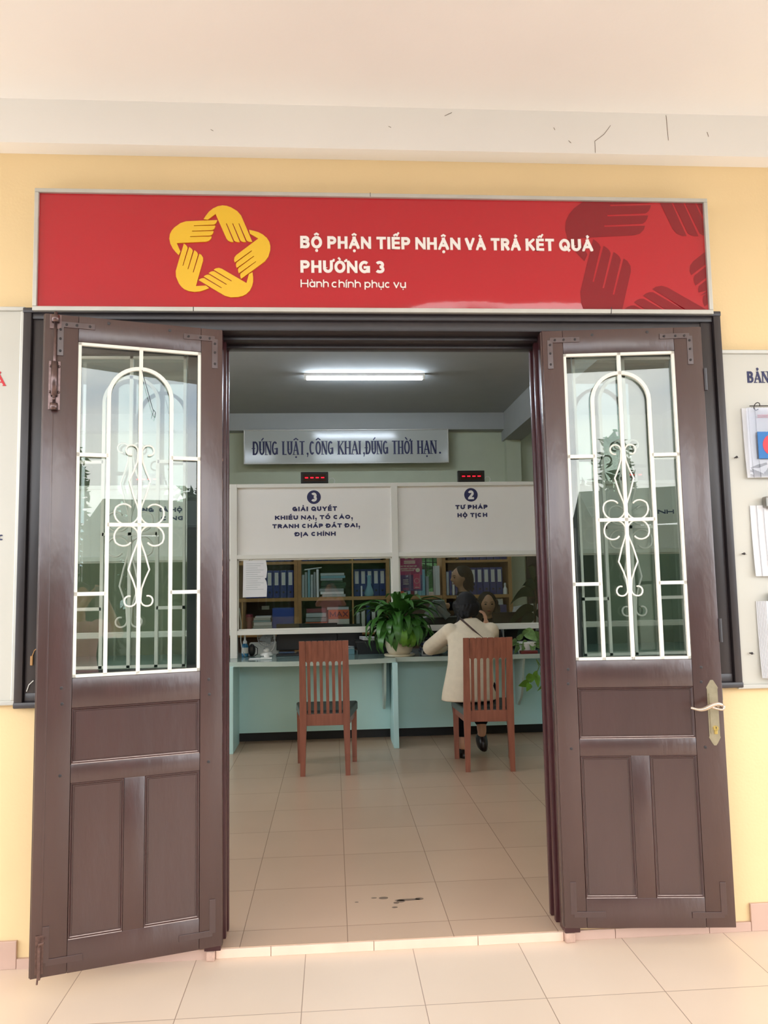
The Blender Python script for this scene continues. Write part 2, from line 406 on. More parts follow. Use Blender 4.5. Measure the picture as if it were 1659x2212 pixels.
def ribbon(pts, t, ext=0.0):
    P = [Vector(p) for p in pts]
    closed = len(P) > 3 and (P[0] - P[-1]).length < 1e-4
    if closed: P = P[:-1]
    n = len(P)
    if not closed and ext:
        P[0] = P[0] + (P[0] - P[1]).normalized() * ext; P[-1] = P[-1] + (P[-1] - P[-2]).normalized() * ext
    L = []; Rr = []
    for i in range(n):
        a = P[i - 1] if (closed or i > 0) else None
        b = P[(i + 1) % n] if (closed or i < n - 1) else None
        d1 = (P[i] - a).normalized() if a is not None else None; d2 = (b - P[i]).normalized() if b is not None else None
        if d1 is None: d1 = d2
        if d2 is None: d2 = d1
        n1 = Vector((-d1.y, d1.x)); n2 = Vector((-d2.y, d2.x)); m = n1 + n2
        m = m.normalized() if m.length > 1e-6 else n1
        k = t / 2 / max(0.45, m.dot(n1))
        L.append(P[i] + m * k); Rr.append(P[i] - m * k)
    quads = []
    for i in range(n if closed else n - 1):
        j = (i + 1) % n
        quads.append([L[i], L[j], Rr[j], Rr[i]])
    return quads
def clip(poly, axis, val, keep_less):
    out = []; n = len(poly)
    for i in range(n):
        a, b = poly[i], poly[(i + 1) % n]
        ia = (a[axis] <= val) if keep_less else (a[axis] >= val); ib = (b[axis] <= val) if keep_less else (b[axis] >= val)
        if ia: out.append(a)
        if ia != ib:
            t = (val - a[axis]) / (b[axis] - a[axis]); out.append((a[0] + (b[0] - a[0]) * t, a[1] + (b[1] - a[1]) * t))
    return out
def glyph_polys(ch, x, k, h, tk, serif):
    """polygons of one letter with its marks, cap height h, heavy stroke tk, width factor k; returns (polys, advance)"""
    d = unicodedata.normalize('NFD', ch); base = d[0]; marks = d[1:]
    bar = base in 'Đđ'
    if bar: base = 'D'
    if base in '.,':
        r = tk * .62; polys = [[(x + r + r * math.cos(a * PI / 5), r + r * math.sin(a * PI / 5)) for a in range(10)]]
        if base == ',': polys.append([(x + r * .9, r * .3), (x + 2 * r, r), (x + r * 1.2, -r * 2.2), (x + r * .5, -r * 2.2)])
        return polys, 2 * r
    w0, strokes, feet = G[base]
    low = base.islower()
    w = max(w0 * k * h, tk); tn = tk * (0.5 if serif else (0.86)); tcv = tk * (0.88 if serif else 0.97)
    polys = []
    def mp(p, t): return (x + t / 2 + p[0] * (w - t), t / 2 + p[1] * (h - t))
    for kind, pts in strokes:
        t = {'T': tk, 'n': tn, 'c': tcv}[kind]
        tt = tk if kind == 'T' else t
        pp = [mp(p, tt) for p in pts]
        straight = len(pts) == 2
        for q in ribbon(pp, t, ext=(tk * 0.5 if straight else 0)):
            q = [(v[0], v[1]) for v in q]
            if not low: q = clip(q, 1, 0 if base != 'Q' else -h * .1, False); q = clip(q, 1, h, True) if q else q
            if q and base not in 'Q': q = clip(q, 0, x + w, True); q = clip(q, 0, x, False) if q else q
            if q and len(q) > 2: polys.append(q)
    if serif:
        for fx, fy in feet:
            cxx = x + tk / 2 + fx * (w - tk); sw = tk * .82; sh = tk * .32
            z0 = 0 if fy < .5 else h - sh
            polys.append([(cxx - sw, z0), (cxx + sw, z0), (cxx + sw, z0 + sh), (cxx - sw, z0 + sh)])
    if bar: polys.append([(x - tk * .55, h * .46), (x + w * .45, h * .46), (x + w * .45, h * .46 + tn * .8), (x - tk * .55, h * .46 + tn * .8)])
    top = h * (.78 if low else 1.0); cx = x + w / 2; g = h * .06; tm = tk * .62
    circ = '\u0302' in marks
    def band(pts): polys.extend([[(v[0], v[1]) for v in q] for q in ribbon(pts, tm)])
    if circ: band([(cx - h * .17, top + g + tm * .3), (cx, top + g + h * .15), (cx + h * .17, top + g + tm * .3)])
    oy = top + g + (h * .12 if circ else 0); ox = cx + (h * .13 if circ else 0)
    for m in marks:
        if m == '\u0301': band([(ox - h * .03, oy), (ox + h * .12, oy + h * .19)])
        elif m == '\u0300': band([(ox + h * .03, oy), (ox - h * .12, oy + h * .19)])
        elif m == '\u0309': band([(ox - h * .07, oy + h * .15), (ox, oy + h * .2), (ox + h * .06, oy + h * .14), (ox, oy + h * .07), (ox, oy)])
        elif m == '\u0303': band([(ox - h * .15, oy + h * .03), (ox - h * .06, oy + h * .12), (ox + h * .05, oy + h * .04), (ox + h * .14, oy + h * .12)])
        elif m == '\u0323': polys.append([(cx + tk * .5 * math.cos(a * PI / 5), -h * .17 + tk * .5 * math.sin(a * PI / 5)) for a in range(10)])
        elif m == '\u031b': band([(x + w - tk * .4, top - tm * .3), (x + w + tk * .28, top - tm * .1), (x + w + tk * .36, top + h * .13)])
    return polys, w
def letters(mb, text, x0, x1, z0, h, y0, depth, weight=.2, serif=False, gap=.13, space=.30):
    """fill the line from x0 to x1 with the text, baseline z0, cap height h; letter fronts at y0, backs at y0 + depth"""
    tk = h * weight
    def natural(k):
        tot = 0
        for i, ch in enumerate(text):
            if ch == ' ': tot += space * h; continue
            tot += glyph_polys(ch, 0, k, h, tk, serif)[1] + (gap * h if i < len(text) - 1 else 0)
        return tot
    lo, hi = .2, 4.0
    for _ in range(30):
        mid = (lo + hi) / 2
        if natural(mid) < x1 - x0: lo = mid
        else: hi = mid
    k = lo; x = 0
    for ch in text:
        if ch == ' ': x += space * h; continue
        ps, w = glyph_polys(ch, x, k, h, tk, serif)
        for j, p in enumerate(ps): mb.prism([(x0 + q[0], z0 + q[1]) for q in p], y0 - .00012 * (j % 9), y0 + depth + .00002 * (j % 7))
        x += w + gap * h
    return mb
# ---------------------------------------------------------------- setting: facade, porch, room
D = 3.02            # facade plane
FZ = 0.035          # room floor level
CEIL = 3.445        # room ceiling
BACK = 9.35         # back wall plane
w = MB()
w.box(-4.2, -1.15, D, D + .2, -.2, 3.5); w.box(1.58, 5.0, D, D + .2, -.2, 3.5)
w.box(-1.15, 1.58, D, D + .2, 2.42, 3.5)
w.box(-1.15, -.45, D, D + .2, -.2, .96); w.box(.89, 1.58, D, D + .2, -.2, .96)
struct(w, 'wall_front', 'wall_yellow', 'yellow painted outer wall around the double door', 'wall')
b = MB(); b.box(-4.2, 5.0, -.2, D + .02, 3.287, 3.42)
struct(b, 'ceiling_porch', 'cream', 'cream porch ceiling above the entrance', 'ceiling')
b = MB(); b.box(-4.2, 5.0, 2.94, D + .01, 3.106, 3.30)
tr = struct(b, 'trim_1', 'cream', 'cream band running along the wall under the porch ceiling', 'trim')
c = MB()
for x0, z0, x1, z1 in [(1.408, 3.28, 1.412, 3.17), (1.17, 3.23, 1.14, 3.19), (1.14, 3.19, 1.10, 3.16), (1.10, 3.16, 1.10, 3.11), (.51, 3.27, .48, 3.255), (.25, 3.205, .26, 3.20), (.99, 3.16, 1.0, 3.15), (.93, 3.215, .935, 3.205), (-.46, 3.175, -.45, 3.17), (1.58, 3.21, 1.585, 3.19)]:
    dv = Vector((x1 - x0, 0, z1 - z0)); c.obox(((x0 + x1) / 2, 2.9395, (z0 + z1) / 2), (dv, (0, 1, 0), dv.cross(Vector((0, 1, 0)))), (dv.length, .001, .0014))
c.obj('crack', 'crack', tr)
b = MB(); b.box(-4.2, 5.0, -.32, -.2, 3.08, 3.42); struct(b, 'beam_porch_edge', 'cream', 'cream edge beam of the porch roof', 'beam')
for i, x in enumerate((2.75, -3.4)):
    b = MB(); b.box(x - .14, x + .14, -.31, -.03, -.1, 3.1, .01); struct(b, 'column_porch', 'cream', 'square cream porch column ' + ('right' if i == 0 else 'left') + ' of the entrance', 'column')
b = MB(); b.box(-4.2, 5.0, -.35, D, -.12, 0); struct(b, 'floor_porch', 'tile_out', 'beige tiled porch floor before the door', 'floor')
b = MB()
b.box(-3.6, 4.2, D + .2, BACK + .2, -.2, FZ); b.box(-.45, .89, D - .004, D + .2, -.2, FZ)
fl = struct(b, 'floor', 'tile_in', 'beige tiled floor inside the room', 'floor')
rs = MB()
for x0, x1 in [(-.445, -.245), (-.243, .137), (.139, .53), (.532, .86)]: rs.box(x0, x1, D - .012, D - .003, 0, FZ - .002, .0015)
rs.obj('threshold_tile', 'riser', fl)
bk = MB(); bk.box(-.478, -.447, 2.988, D - .0005, 0, FZ, .004); bk.box(.862, .90, 2.988, D - .0005, 0, FZ, .004); part_label(bk.obj('broken_brick', 'brick', fl), 'broken pinkish brick ends under the jambs')
st = MB()
for cx, cy, rx, ry in [(.30, 3.37, .055, .010), (.20, 3.40, .02, .012), (.35, 3.375, .018, .012), (.25, 3.345, .012, .010), (.16, 3.405, .012, .006), (.085, 3.37, .008, .005), (.27, 3.36, .018, .014), (.24, 3.30, .012, .007)]:
    st.prism([(cx + rx * math.cos(a * PI / 8), cy + ry * math.sin(a * PI / 8)) for a in range(16)], FZ, FZ + .0006, axis='z')
part_label(st.obj('dirt_stain', 'stain', fl), 'dark dried mud marks')
b = MB(); b.box(-4.2, -1.16, D - .012, D, 0, .097, .002); b.box(-1.158, -.455, D - .012, D, 0, FZ)
struct(b, 'baseboard_left', 'skirt', 'pink-brown tile skirting left of the door', 'skirting')
b = MB(); b.box(1.60, 5.0, D - .012, D, 0, .102, .002)
for x0, x1 in [(.895, 1.06), (1.062, 1.43), (1.432, 1.598)]: b.box(x0, x1, D - .012, D, 0, FZ, .0015)
struct(b, 'baseboard_right', 'skirt', 'pink-brown tile skirting right of the door', 'skirting')
# room shell
b = MB(); b.box(-3.6, 4.2, D + .2, BACK + .2, CEIL, CEIL + .12); struct(b, 'ceiling', 'room_white', 'grey-white ceiling inside the room', 'ceiling')
WX0, WX1, WZ0, WZ1 = .82, 1.375, 1.22, 2.25          # window in the back wall
b = MB()
b.box(-3.6, WX0, BACK, BACK + .2, 0, CEIL); b.box(WX1, 4.2, BACK, BACK + .2, 0, CEIL)
b.box(WX0, WX1, BACK, BACK + .2, 0, WZ0); b.box(WX0, WX1, BACK, BACK + .2, WZ1, CEIL)
struct(b, 'wall_back', 'pale_green', 'pale green back wall of the room', 'wall')
LY0, LY1 = 3.6, 6.5
b = MB(); b.box(-3.8, -3.6, D + .2, LY0, 0, CEIL + .1); b.box(-3.8, -3.6, LY1, BACK + .2, 0, CEIL + .1)
b.box(-3.8, -3.6, LY0, LY1, 0, .9); b.box(-3.8, -3.6, LY0, LY1, 2.8, CEIL + .1)
struct(b, 'wall_left', 'pale_green', 'pale green left wall of the room', 'wall')
b = MB(); b.box(4.2, 4.4, D + .2, BACK + .2, 0, CEIL + .1); struct(b, 'wall_right', 'pale_green', 'pale green right wall of the room', 'wall')
b = MB(); b.box(-3.6, 2.13, 9.2, BACK, 3.236, CEIL); struct(b, 'beam_back', 'room_white', 'white ceiling beam above the framed slogan', 'beam')
b = MB(); b.box(2.13, 2.36, D + .2, BACK, 3.11, CEIL); struct(b, 'beam_right', 'room_white', 'white ceiling beam running to the back of the room', 'beam')
b = MB(); b.box(2.16, 2.34, 9.24, BACK, FZ, 3.11); struct(b, 'pillar_back', 'pale_green', 'pale green pilaster under the end of the long beam', 'pillar')
# back window with iron bars
wn = thing('window_3', 'barred back window behind the standing clerk', 'window', kind='structure')
b = MB(); b.box(WX0 - .03, WX0 + .03, BACK - .06, BACK + .1, WZ0, WZ1); b.box(WX1 - .06, WX1 + .0, BACK - .06, BACK + .1, WZ0, WZ1); b.box(WX0, WX1, BACK - .04, BACK + .1, WZ1 - .05, WZ1); b.box(WX0, WX1, BACK - .04, BACK + .1, WZ0, WZ0 + .04)
b.obj('window_frame', 'cream', wn)
b = MB()
for i in range(6):
    x = WX0 + .06 + i * .088; b.tube([(x, BACK + .03, WZ0), (x, BACK + .03, WZ1)], .008, 6)
for z in (1.55, 1.62): b.tube([(WX0, BACK + .03, z), (WX1, BACK + .03, z)], .006, 6)
for i in range(5):
    x = WX0 + .104 + i * .088
    for z, sg in ((1.42, 1), (1.75, -1)):
        b.tube([(x + .034 * math.cos(t * .5) * (1 - t * .05), BACK + .03, z + sg * .07 + .034 * math.sin(t * .5) * (1 - t * .05)) for t in range(12)], .004, 5)
b.obj('iron_grille', 'iron', wn)
# left side window, gives the daylight on the counter
wl = thing('window_4', 'wide barred window in the left wall of the room', 'window', kind='structure')
b = MB()
for y in (LY0, (LY0 + LY1) / 2 - .03, LY1 - .06): b.box(-3.78, -3.68, y, y + .06, .9, 2.8)
for z in (.9, 2.74): b.box(-3.78, -3.68, LY0, LY1, z, z + .06)
b.obj('window_frame', 'grille', wl)

# ---------------------------------------------------------------- door frame and side windows
fr = MB()
def casing(x0, x1, z0, z1, dz):                       # stepped moulding facing the porch
    fr.box(x0, x1, 2.985, 3.10, z0, z1, .004)
fr.box(-1.182, -1.150, 2.978, 3.12, .93, 2.452, .005); fr.box(-1.150, -1.10, 2.992, 3.12, .95, 2.44, .005)
fr.box(1.578, 1.610, 2.978, 3.12, .93, 2.452, .005); fr.box(1.528, 1.578, 2.992, 3.12, .95, 2.44, .005)
fr.box(-1.183, 1.611, 2.975, 3.121, 2.435, 2.456, .004); fr.box(-1.15, 1.578, 2.985, 3.12, 2.412, 2.437, .004)
fr.box(-1.15, 1.578, 2.996, 3.17, 2.372, 2.413, .003)
fr.box(-.44, .88, 3.06, 3.17, 2.355, 2.374, .003); fr.box(-.44, .88, 3.12, 3.17, 2.34, 2.357, .003)
for x0, x1 in [(-1.182, -.46), (.90, 1.61)]:
    fr.box(x0 - (.001 if x0 < 0 else 0), x1 + (.001 if x0 > 0 else 0), 2.975, 3.121, .929, .952, .005); fr.box(x0 + .034, x1 - .034, 2.989, 3.119, .951, .985, .005); fr.box(x0 + .02, x1 - .02, 3.03, 3.12, .98, 1.0)
dfm = struct(fr, 'door_frame', 'door_dark', 'dark painted wooden frame around the double door and side windows', 'door frame', auto=30)
jb = MB()
for s, x in ((1, -.425), (-1, .86)):                   # jambs with rebates
    for dx, ya, yb in [(.0, 2.99, 3.055), (-.012, 3.055, 3.085), (.006, 3.085, 3.11), (-.006, 3.11, 3.15), (.008, 3.15, 3.172)]:
        x1 = x + s * dx; x2 = x - s * .06
        jb.box(min(x1, x2), max(x1, x2), ya, yb, FZ + .001, 2.374, .002)
part_label(jb.obj('jamb', 'jamb', dfm, auto=30), 'maroon rebated door jambs')
ch = MB(); rnd = random.Random(3)
for k in range(34):
    z = rnd.choice([rnd.uniform(.05, .9), rnd.uniform(.1, .35), rnd.uniform(1.2, 2.3)])
    yy = rnd.choice([2.9885, 3.02]); hh = rnd.uniform(.004, .03)
    if rnd.random() < .6: ch.box(.8592, .861, 2.995, 2.995 + rnd.uniform(.003, .012), z, z + hh)
    else: ch.box(.861, .861 + rnd.uniform(.002, .008), 2.989, 2.9905, z, z + hh)
for z, h in [(.1, .03), (.15, .03), (.34, .09)]: ch.box(.862, .87, 2.9885, 2.991, z, z + h)
for k in range(14):
    z = rnd.uniform(.5, 1.9); ch.box(-.4263, -.4245, 2.995 + rnd.random() * .03, 3.0 + rnd.random() * .04, z, z + rnd.uniform(.004, .05))
part_label(ch.obj('chipped_patch', 'chip', dfm), 'pale bare wood where paint has chipped off')

def scroll(cx, z, sg, vz, k, y, r, n=6, t=None):
    """one forged scroll: vertical sense vz (+1 up), side sg"""
    pts = []
    P = lambda u, h: (cx + sg * u, y, z + vz * h * k)
    for i in range(12):                                # outer curl
        ang = math.radians(-100 + i * 25.5); rr = .014 + .009 * min(1, i / 6)
        pts.append(P(.030 + rr * math.cos(ang), .276 + rr * math.sin(ang) / k))
    pts += [P(.008, .262), P(.010, .235), P(.022, .200), P(.037, .165), P(.022, .110), P(.008, .072)]
    for i in range(17):                                # large C
        ang = 175 + i * 19.5; rr = .043 if i < 12 else .043 - .0035 * (i - 11)
        pts.append(P(.045 + rr * math.cos(math.radians(ang)), .044 + rr * math.sin(math.radians(ang)) / k))
    return pts
def grille(mb, rods, cx, zb, zt, zc, z1, z2, za, y, half, arm, bar, rod, k, rim=True):
    if rim:
        mb.box(cx - half, cx - half + bar * .8, y - bar / 2, y + bar / 2, zb, zt); mb.box(cx + half - bar * .8, cx + half, y - bar / 2, y + bar / 2, zb, zt)
        mb.box(cx - half, cx + half, y - bar / 2, y + bar / 2, zb, zb + bar * .8); mb.box(cx - half, cx + half, y - bar / 2, y + bar / 2, zt - bar * .8, zt)
    hb = bar / 2
    mb.box(cx - hb, cx + hb, y - hb, y + hb, zb, zt)
    sp = za - arm
    mb.tube([(cx - arm, y, zb), (cx - arm, y, sp)] + [(cx - arm * math.cos(a * PI / 20), y, sp + arm * math.sin(a * PI / 20)) for a in range(1, 20)] + [(cx + arm, y, sp), (cx + arm, y, zb)], hb, 4)
    for s in (-1, 1):
        xa, xb = sorted((cx + s * arm, cx + s * half))
        for z in (z1, z2): mb.box(xa, xb, y - hb, y + hb, z - hb, z + hb)
    mb.box(cx - arm, cx + arm, y - hb, y + hb, zc - hb, zc + hb)
    for s in (-1, 1):
        for v in (1, -1): rods.tube(scroll(cx, zc, s, v, k, y, rod), rod, 6)

for i, (x0, x1, cx, sh) in enumerate([(-1.105, -.465, -.786, 'left'), (.90, 1.535, 1.216, 'right')]):
    wd = thing('window_%d' % (i + 1), 'dark framed side window behind the open ' + sh + ' door leaf', 'window', kind='structure')
    b = MB(); hw = .222
    b.box(x0, cx - hw, 3.04, 3.085, .985, 2.372, .003); b.box(cx + hw, x1, 3.04, 3.085, .985, 2.372, .003)
    b.box(cx - hw, cx + hw, 3.04, 3.085, .985, 1.055, .003); b.box(cx - hw, cx + hw, 3.04, 3.085, 2.29, 2.372, .003)
    b.obj('sash', 'door_dark', wd)
    b = MB(); b.box(cx - hw, cx + hw, 3.076, 3.079, 1.055, 2.29); b.obj('pane', 'glass', wd)
    b = MB(); r = MB(); grille(b, r, cx, 1.06, 2.285, 1.575, 1.86, 1.287, 2.2, 3.056, .214, .105, .0125, .0038, 1.22)
    g = b.obj('grille', 'grille', wd); r.obj('scroll', 'grille', g, smooth=True)
cd = MB(); cd.box(-1.127, -1.117, 2.984, 2.991, 1.085, 1.12, .002); cd.tube([(-1.12, 2.987, 1.12), (-1.112, 2.985, 1.14), (-1.105, 2.985, 1.145)], .002, 5); tag(cd.obj('wooden_tag', 'shelf'), 'small tan tag on the dark frame left of the left door leaf', 'tag')
cd = MB(); cd.tube([(-1.138, 2.988, .99), (-1.128, 2.983, 1.015), (-1.112, 2.983, 1.03)], .002, 5); tag(cd.obj('loose_wire', 'pvc'), 'pale wire end at the bottom corner of the frame left of the door', 'wire')
pass

# ---------------------------------------------------------------- door leaves
def leaf(name, side, loc, rz, s):
    """u along the leaf from its hinge, t towards the porch (multiplied by s), z up"""
    ld = thing(name, 'brown panelled door leaf with glass and white scroll grille, opened to the ' + side, 'door', (loc[0], loc[1], 0), rz, kind='structure')
    LW = .639 if side == 'left' else .634
    def Y(a, b_): return (min(a * s, b_ * s), max(a * s, b_ * s))
    def bx(m, u0, u1, t0, t1, z0, z1, bv=0): y0, y1 = Y(t0, t1); return m.box(u0, u1, y0, y1, z0, z1, bv)
    f = MB(); T0 = -.04
    bx(f, 0, .082, T0, 0, .062, 2.366, .003); bx(f, .524, LW, T0, 0, .062, 2.366, .003)
    for z0, z1 in [(2.271, 2.366), (.949, 1.052), (.691, .755), (.062, .170)]: bx(f, .0825, .5235, T0, -.0004, z0, z1, .0015)
    bx(f, .275, .345, T0, -.0004, .1695, .6915, .0015)
    if side == 'left':
        bx(f, LW - .03, LW + .004, T0 - .006, -.010, .062, 2.366, .002); bx(f, LW - .036, LW - .028, -.004, .0015, .062, 2.366, .0007)
    else:
        bx(f, -.006, .02, -.05, -.012, .062, 2.366, .002)
    fo = f.obj('leaf_frame', 'door', ld, auto=30)
    for u0, u1, z0, z1 in [(.0825, .5235, .755, .949), (.0825, .275, .170, .6915), (.345, .5235, .170, .6915)]:
        p = MB(); bv = .014
        def rect(d, t): y = t * s; return [(u0 + d, y, z0 + d), (u1 - d, y, z0 + d), (u1 - d, y, z1 - d), (u0 + d, y, z1 - d)]
        p.loft([rect(0, -.003), rect(.0015, .0008), rect(.004, .0008), rect(.006, -.003), rect(.009, -.0075), rect(.0125, -.0075), rect(.0135, -.006), rect(.016, -.006)], cap=False)
        q = rect(.016, -.006); p.add(q, [(0, 1, 2, 3)])
        q = rect(0, -.032); p.add(q, [(0, 1, 2, 3)])
        pn = p.obj('panel', 'door', ld)
        e_ = MB(); bx(e_, u0 + .004, u1 - .004, -.0072, -.0035, z0 + .0055, z0 + .0085, .0008); bx(e_, u0 + .002, u1 - .002, -.003, .0014, z0 + .0005, z0 + .0030, .0006); part_label(e_.obj('worn_lit_edge', 'worn', pn), 'pale worn paint and painted-in catchlight along the lower moulding')  # worn paint, plus light caught by the lower edge put into the colour
    g = MB(); bx(g, .0825, .5235, -.026, -.022, 1.052, 2.271); g.obj('pane', 'glass', ld)
    b = MB(); r = MB()
    grille(b, r, .303, 1.053, 2.270, 1.597, 1.852, 1.347, 2.187, -.010 * s, .2205, .112, .0135, .0035, 1.0)
    gr = b.obj('grille', 'grille', ld); r.obj('scroll', 'grille', gr, smooth=True)
    for bu, bz, du, dz in [(.03, 2.327, 1, -1), (.585, 2.330, -1, -1), (.035, .112, 1, 1), (.592, .108, -1, 1)]:
        k = MB(); a, L2 = .022, .118
        uu = sorted((bu, bu + du * L2)); bx(k, uu[0], uu[1], 0, .0022, bz - a / 2, bz + a / 2, .0008)
        zz = sorted((bz, bz + dz * L2)); bx(k, bu - a / 2, bu + a / 2, 0, .0024, zz[0], zz[1], .0008)
        kb = k.obj('corner_bracket', 'door', ld)
        sc = MB()
        for j in (.02, .055, .1):
            for (su, sz) in ((bu + du * j, bz), (bu, bz + dz * j)):
                sc.lathe((su, .0020 * s, sz), [(.0048, 0), (.0048, .0022 * s), (.002, .0028 * s)], 8, axis='y')
        if bz > 1: part_label(sc.obj('screw', 'iron', kb), 'dark screw heads')
    sd = MB()
    for su, sz in [(.558, 1.02), (.555, .965), (.557, .72), (.05, 1.02), (.048, .965), (.05, .72), (.2, 2.345), (.42, 2.35)]:
        sd.lathe((su, 0, sz), [(.006, 0), (.006, .001 * s), (.003, .0015 * s)], 8, axis='y')
    sd.obj('peg', 'door_dark', ld)
    return ld, bx
aL = math.atan2(2.79 - 2.97, -1.03 + .417); aR = math.atan2(2.906 - 2.97, 1.487 - .856)
lf, bxl = leaf('door_1', 'left', (-.417, 2.97), aL, 1)
bt = MB(); bxl(bt, .582, .622, 0, .003, 2.01, 2.19, .001); bxl(bt, .582, .622, 0, .003, 2.31, 2.364, .001)
bolt = part_label(bt.obj('bolt_plate', 'copper', lf), 'copper-brown backing plates of the tall slide bolt')
r = MB(); r.tube([(.602, .012, 2.02), (.602, .012, 2.37)], .0055, 10); r.tube([(.602, .012, 2.06), (.602, .012, 2.185)], .012, 10)
for z in (2.02, 2.345): r.tube([(.602, .012, z - .012), (.602, .012, z + .012)], .014, 10)
r.tube([(.602, .012, 2.045), (.602, .032, 2.045)], .005, 8)
for z in (2.075, 2.17):
    for u in (.588, .616): r.ell((u, .005, z), (.005, .004, .005), 8, 6)
part_label(r.obj('slide_bolt', 'copper', bolt, smooth=True), 'tall sliding bolt with copper-toned rod')
b2 = MB(); bxl(b2, .598, .624, 0, .003, .075, .20, .001); b2.tube([(.611, .010, .062), (.611, .010, .17)], .006, 8); b2.tube([(.611, .010, .165), (.611, .02, .178), (.595, .024, .182)], .004, 6)
b2.tube([(.613, .004, .075), (.616, .004, .045)], .0035, 6)
part_label(b2.obj('bottom_bolt', 'bolt_dark', lf), 'bent worn bolt at the bottom corner')
ww = MB(); ww.tube([(.300, .004, 2.18), (.29, .006, 2.14), (.268, .006, 2.06), (.258, .006, 2.025), (.262, .006, 2.01), (.252, .006, 2.0), (.25, .006, 2.02), (.257, .006, 2.03)], .0012, 5)
part_label(ww.obj('hanging_wire', 'iron', lf), 'thin looped wire hanging from the grille')
rt, bxr = leaf('door_2', 'right', (.856, 2.97), aR, -1)
hp = MB(); c, z0, z1 = .594, .727, .972
prof = [(-.020, z0 + .035), (-.022, z0 + .030), (-.010, z0 + .008), (-.004, z0), (.004, z0), (.010, z0 + .008), (.022, z0 + .030), (.020, z0 + .035), (.020, z1 - .036), (.022, z1 - .028), (.011, z1 - .010), (.005, z1), (-.005, z1), (-.011, z1 - .010), (-.022, z1 - .028), (-.020, z1 - .036)]
hp.prism([(c + u, z) for u, z in prof], 0, -.003); hp.prism([(c - .014, z0 + .045), (c + .014, z0 + .045), (c + .014, z1 - .05), (c - .014, z1 - .05)], -.003, -.0065)
plate = part_label(hp.obj('handle_plate', 'nickel', rt), 'worn nickel lock plate with shaped ends')
lv = MB()
lv.tube([(c + .004, -.004, .879), (c + .004, -.045, .879)], .009, 10)
pts = []
for i in range(22):
    q = i / 21; u = c + .018 - q * .118; pts.append((u, -.048 - .006 * math.sin(q * PI), .880 + .011 * math.sin(q * 2 * PI * .95 + .35) * (1 - .35 * q) - .004 * q))
lv.tube(pts, [.005 + .0035 * math.sin(PI * min(1, (i + 2) / 20)) for i in range(22)], 10)
lv.tube([(c + .018, -.048, .884), (c + .024, -.048, .878), (c + .02, -.048, .868), (c + .008, -.048, .868), (c - .02, -.05, .876), (c - .04, -.052, .882)], .0045, 8)
part_label(lv.obj('door_handle', 'lever', plate, smooth=True), 'wave-shaped satin lever')
ky = MB(); ky.lathe((c + .003, -.0065, .792), [(.0095, 0), (.0095, -.006)], 14, axis='y'); ky.box(c - .0025, c + .0085, -.0125, -.0065, .770, .79, .002)
cyl = part_label(ky.obj('lock_cylinder', 'brass', plate), 'brass keyhole cylinder')
kh = MB(); kh.box(c + .0018, c + .0042, -.0132, -.0122, .791, .798); kh.obj('keyhole', 'black', cyl)
for z in (2.15, 1.16):
    hg = MB(); hg.tube([(.640, .002, z - .045), (.640, .002, z + .045)], .0075, 8); part_label(hg.obj('catch', 'door_dark', rt), 'dark catch on the leaf edge')
fo = MB(); bxr(fo, .634, .6375, -.03, -.008, .895, .935, .0); part_label(fo.obj('latch_tongue', 'nickel', rt), 'small lock tongue at the edge')
# ---------------------------------------------------------------- red sign above the door
sg = thing('entrance_sign', 'long red sign with yellow hands emblem and white words above the double door', 'sign', (.214, 2.98, 2.437))
SX0, SX1, SZ0, SZ1 = -1.142, 1.572, 2.438, 2.930
def lean(v):                                           # the board leans out at its top, a little more at the right
    u = (v.x - SX0) / (SX1 - SX0); t = (v.z - SZ0) / (SZ1 - SZ0)
    return Vector((v.x - .214, v.y - 2.98 - t * .004, v.z - 2.437))
m = MB()
nx, nz_ = 90, 40
def sag(x, z):                                         # thin sheet, its lower edge curls back between the fixings
    h = (.050 + .008 * math.sin(x * 5.2 + .6) + .004 * math.sin(x * 23)) * (max(0.0, min(1.0, (x - .25) / .2)) if x < 1.2 else max(0.0, min(1.0, (1.555 - x) / .06)))
    d = max(0.0, h - (z - SZ0 - .017)); k = 1.0 if x < 1.10 or x > 1.40 else .35
    return .092 * k * (math.sqrt(d * d + .000036) - .006)
grid = [[(SX0 + .015 + (SX1 - SX0 - .03) * i / nx, 2.972 + sag(SX0 + .015 + (SX1 - SX0 - .03) * i / nx, SZ0 + .017 + (SZ1 - SZ0 - .032) * (j / nz_) ** 1.6), SZ0 + .017 + (SZ1 - SZ0 - .032) * (j / nz_) ** 1.6) for i in range(nx + 1)] for j in range(nz_ + 1)]
m.add([p for row in grid for p in row], [(j * (nx + 1) + i, j * (nx + 1) + i + 1, (j + 1) * (nx + 1) + i + 1, (j + 1) * (nx + 1) + i) for j in range(nz_) for i in range(nx)])
m.box(SX0 + .02, SX1 - .02, 2.980, 3.02, SZ0 + .02, SZ1 - .02)
m.map(lean).obj('panel', 'sign_red', sg, smooth=True)
f = MB()
for x0, x1, z0, z1 in [(SX0, SX1, SZ0, SZ0 + .018), (SX0, SX1, SZ1 - .016, SZ1), (SX0, SX0 + .016, SZ0 + .018, SZ1 - .016), (SX1 - .016, SX1, SZ0 + .018, SZ1 - .016)]:
    f.box(x0, x1, 2.960, 3.018, z0, z1, .002)
f.map(lean).obj('frame', 'alu', sg)
t = MB()
for wd_, a, b_ in [('BỘ', -.111, -.024), ('PHẬN', -.003, .172), ('TIẾP', .194, .330), ('NHẬN', .351, .534), ('VÀ', .553, .638), ('TRẢ', .659, .781), ('KẾT', .802, .920), ('QUẢ', .941, 1.082)]:
    letters(t, wd_, a, b_, 2.7015, .0505, 2.968, .004, .235, gap=.11)
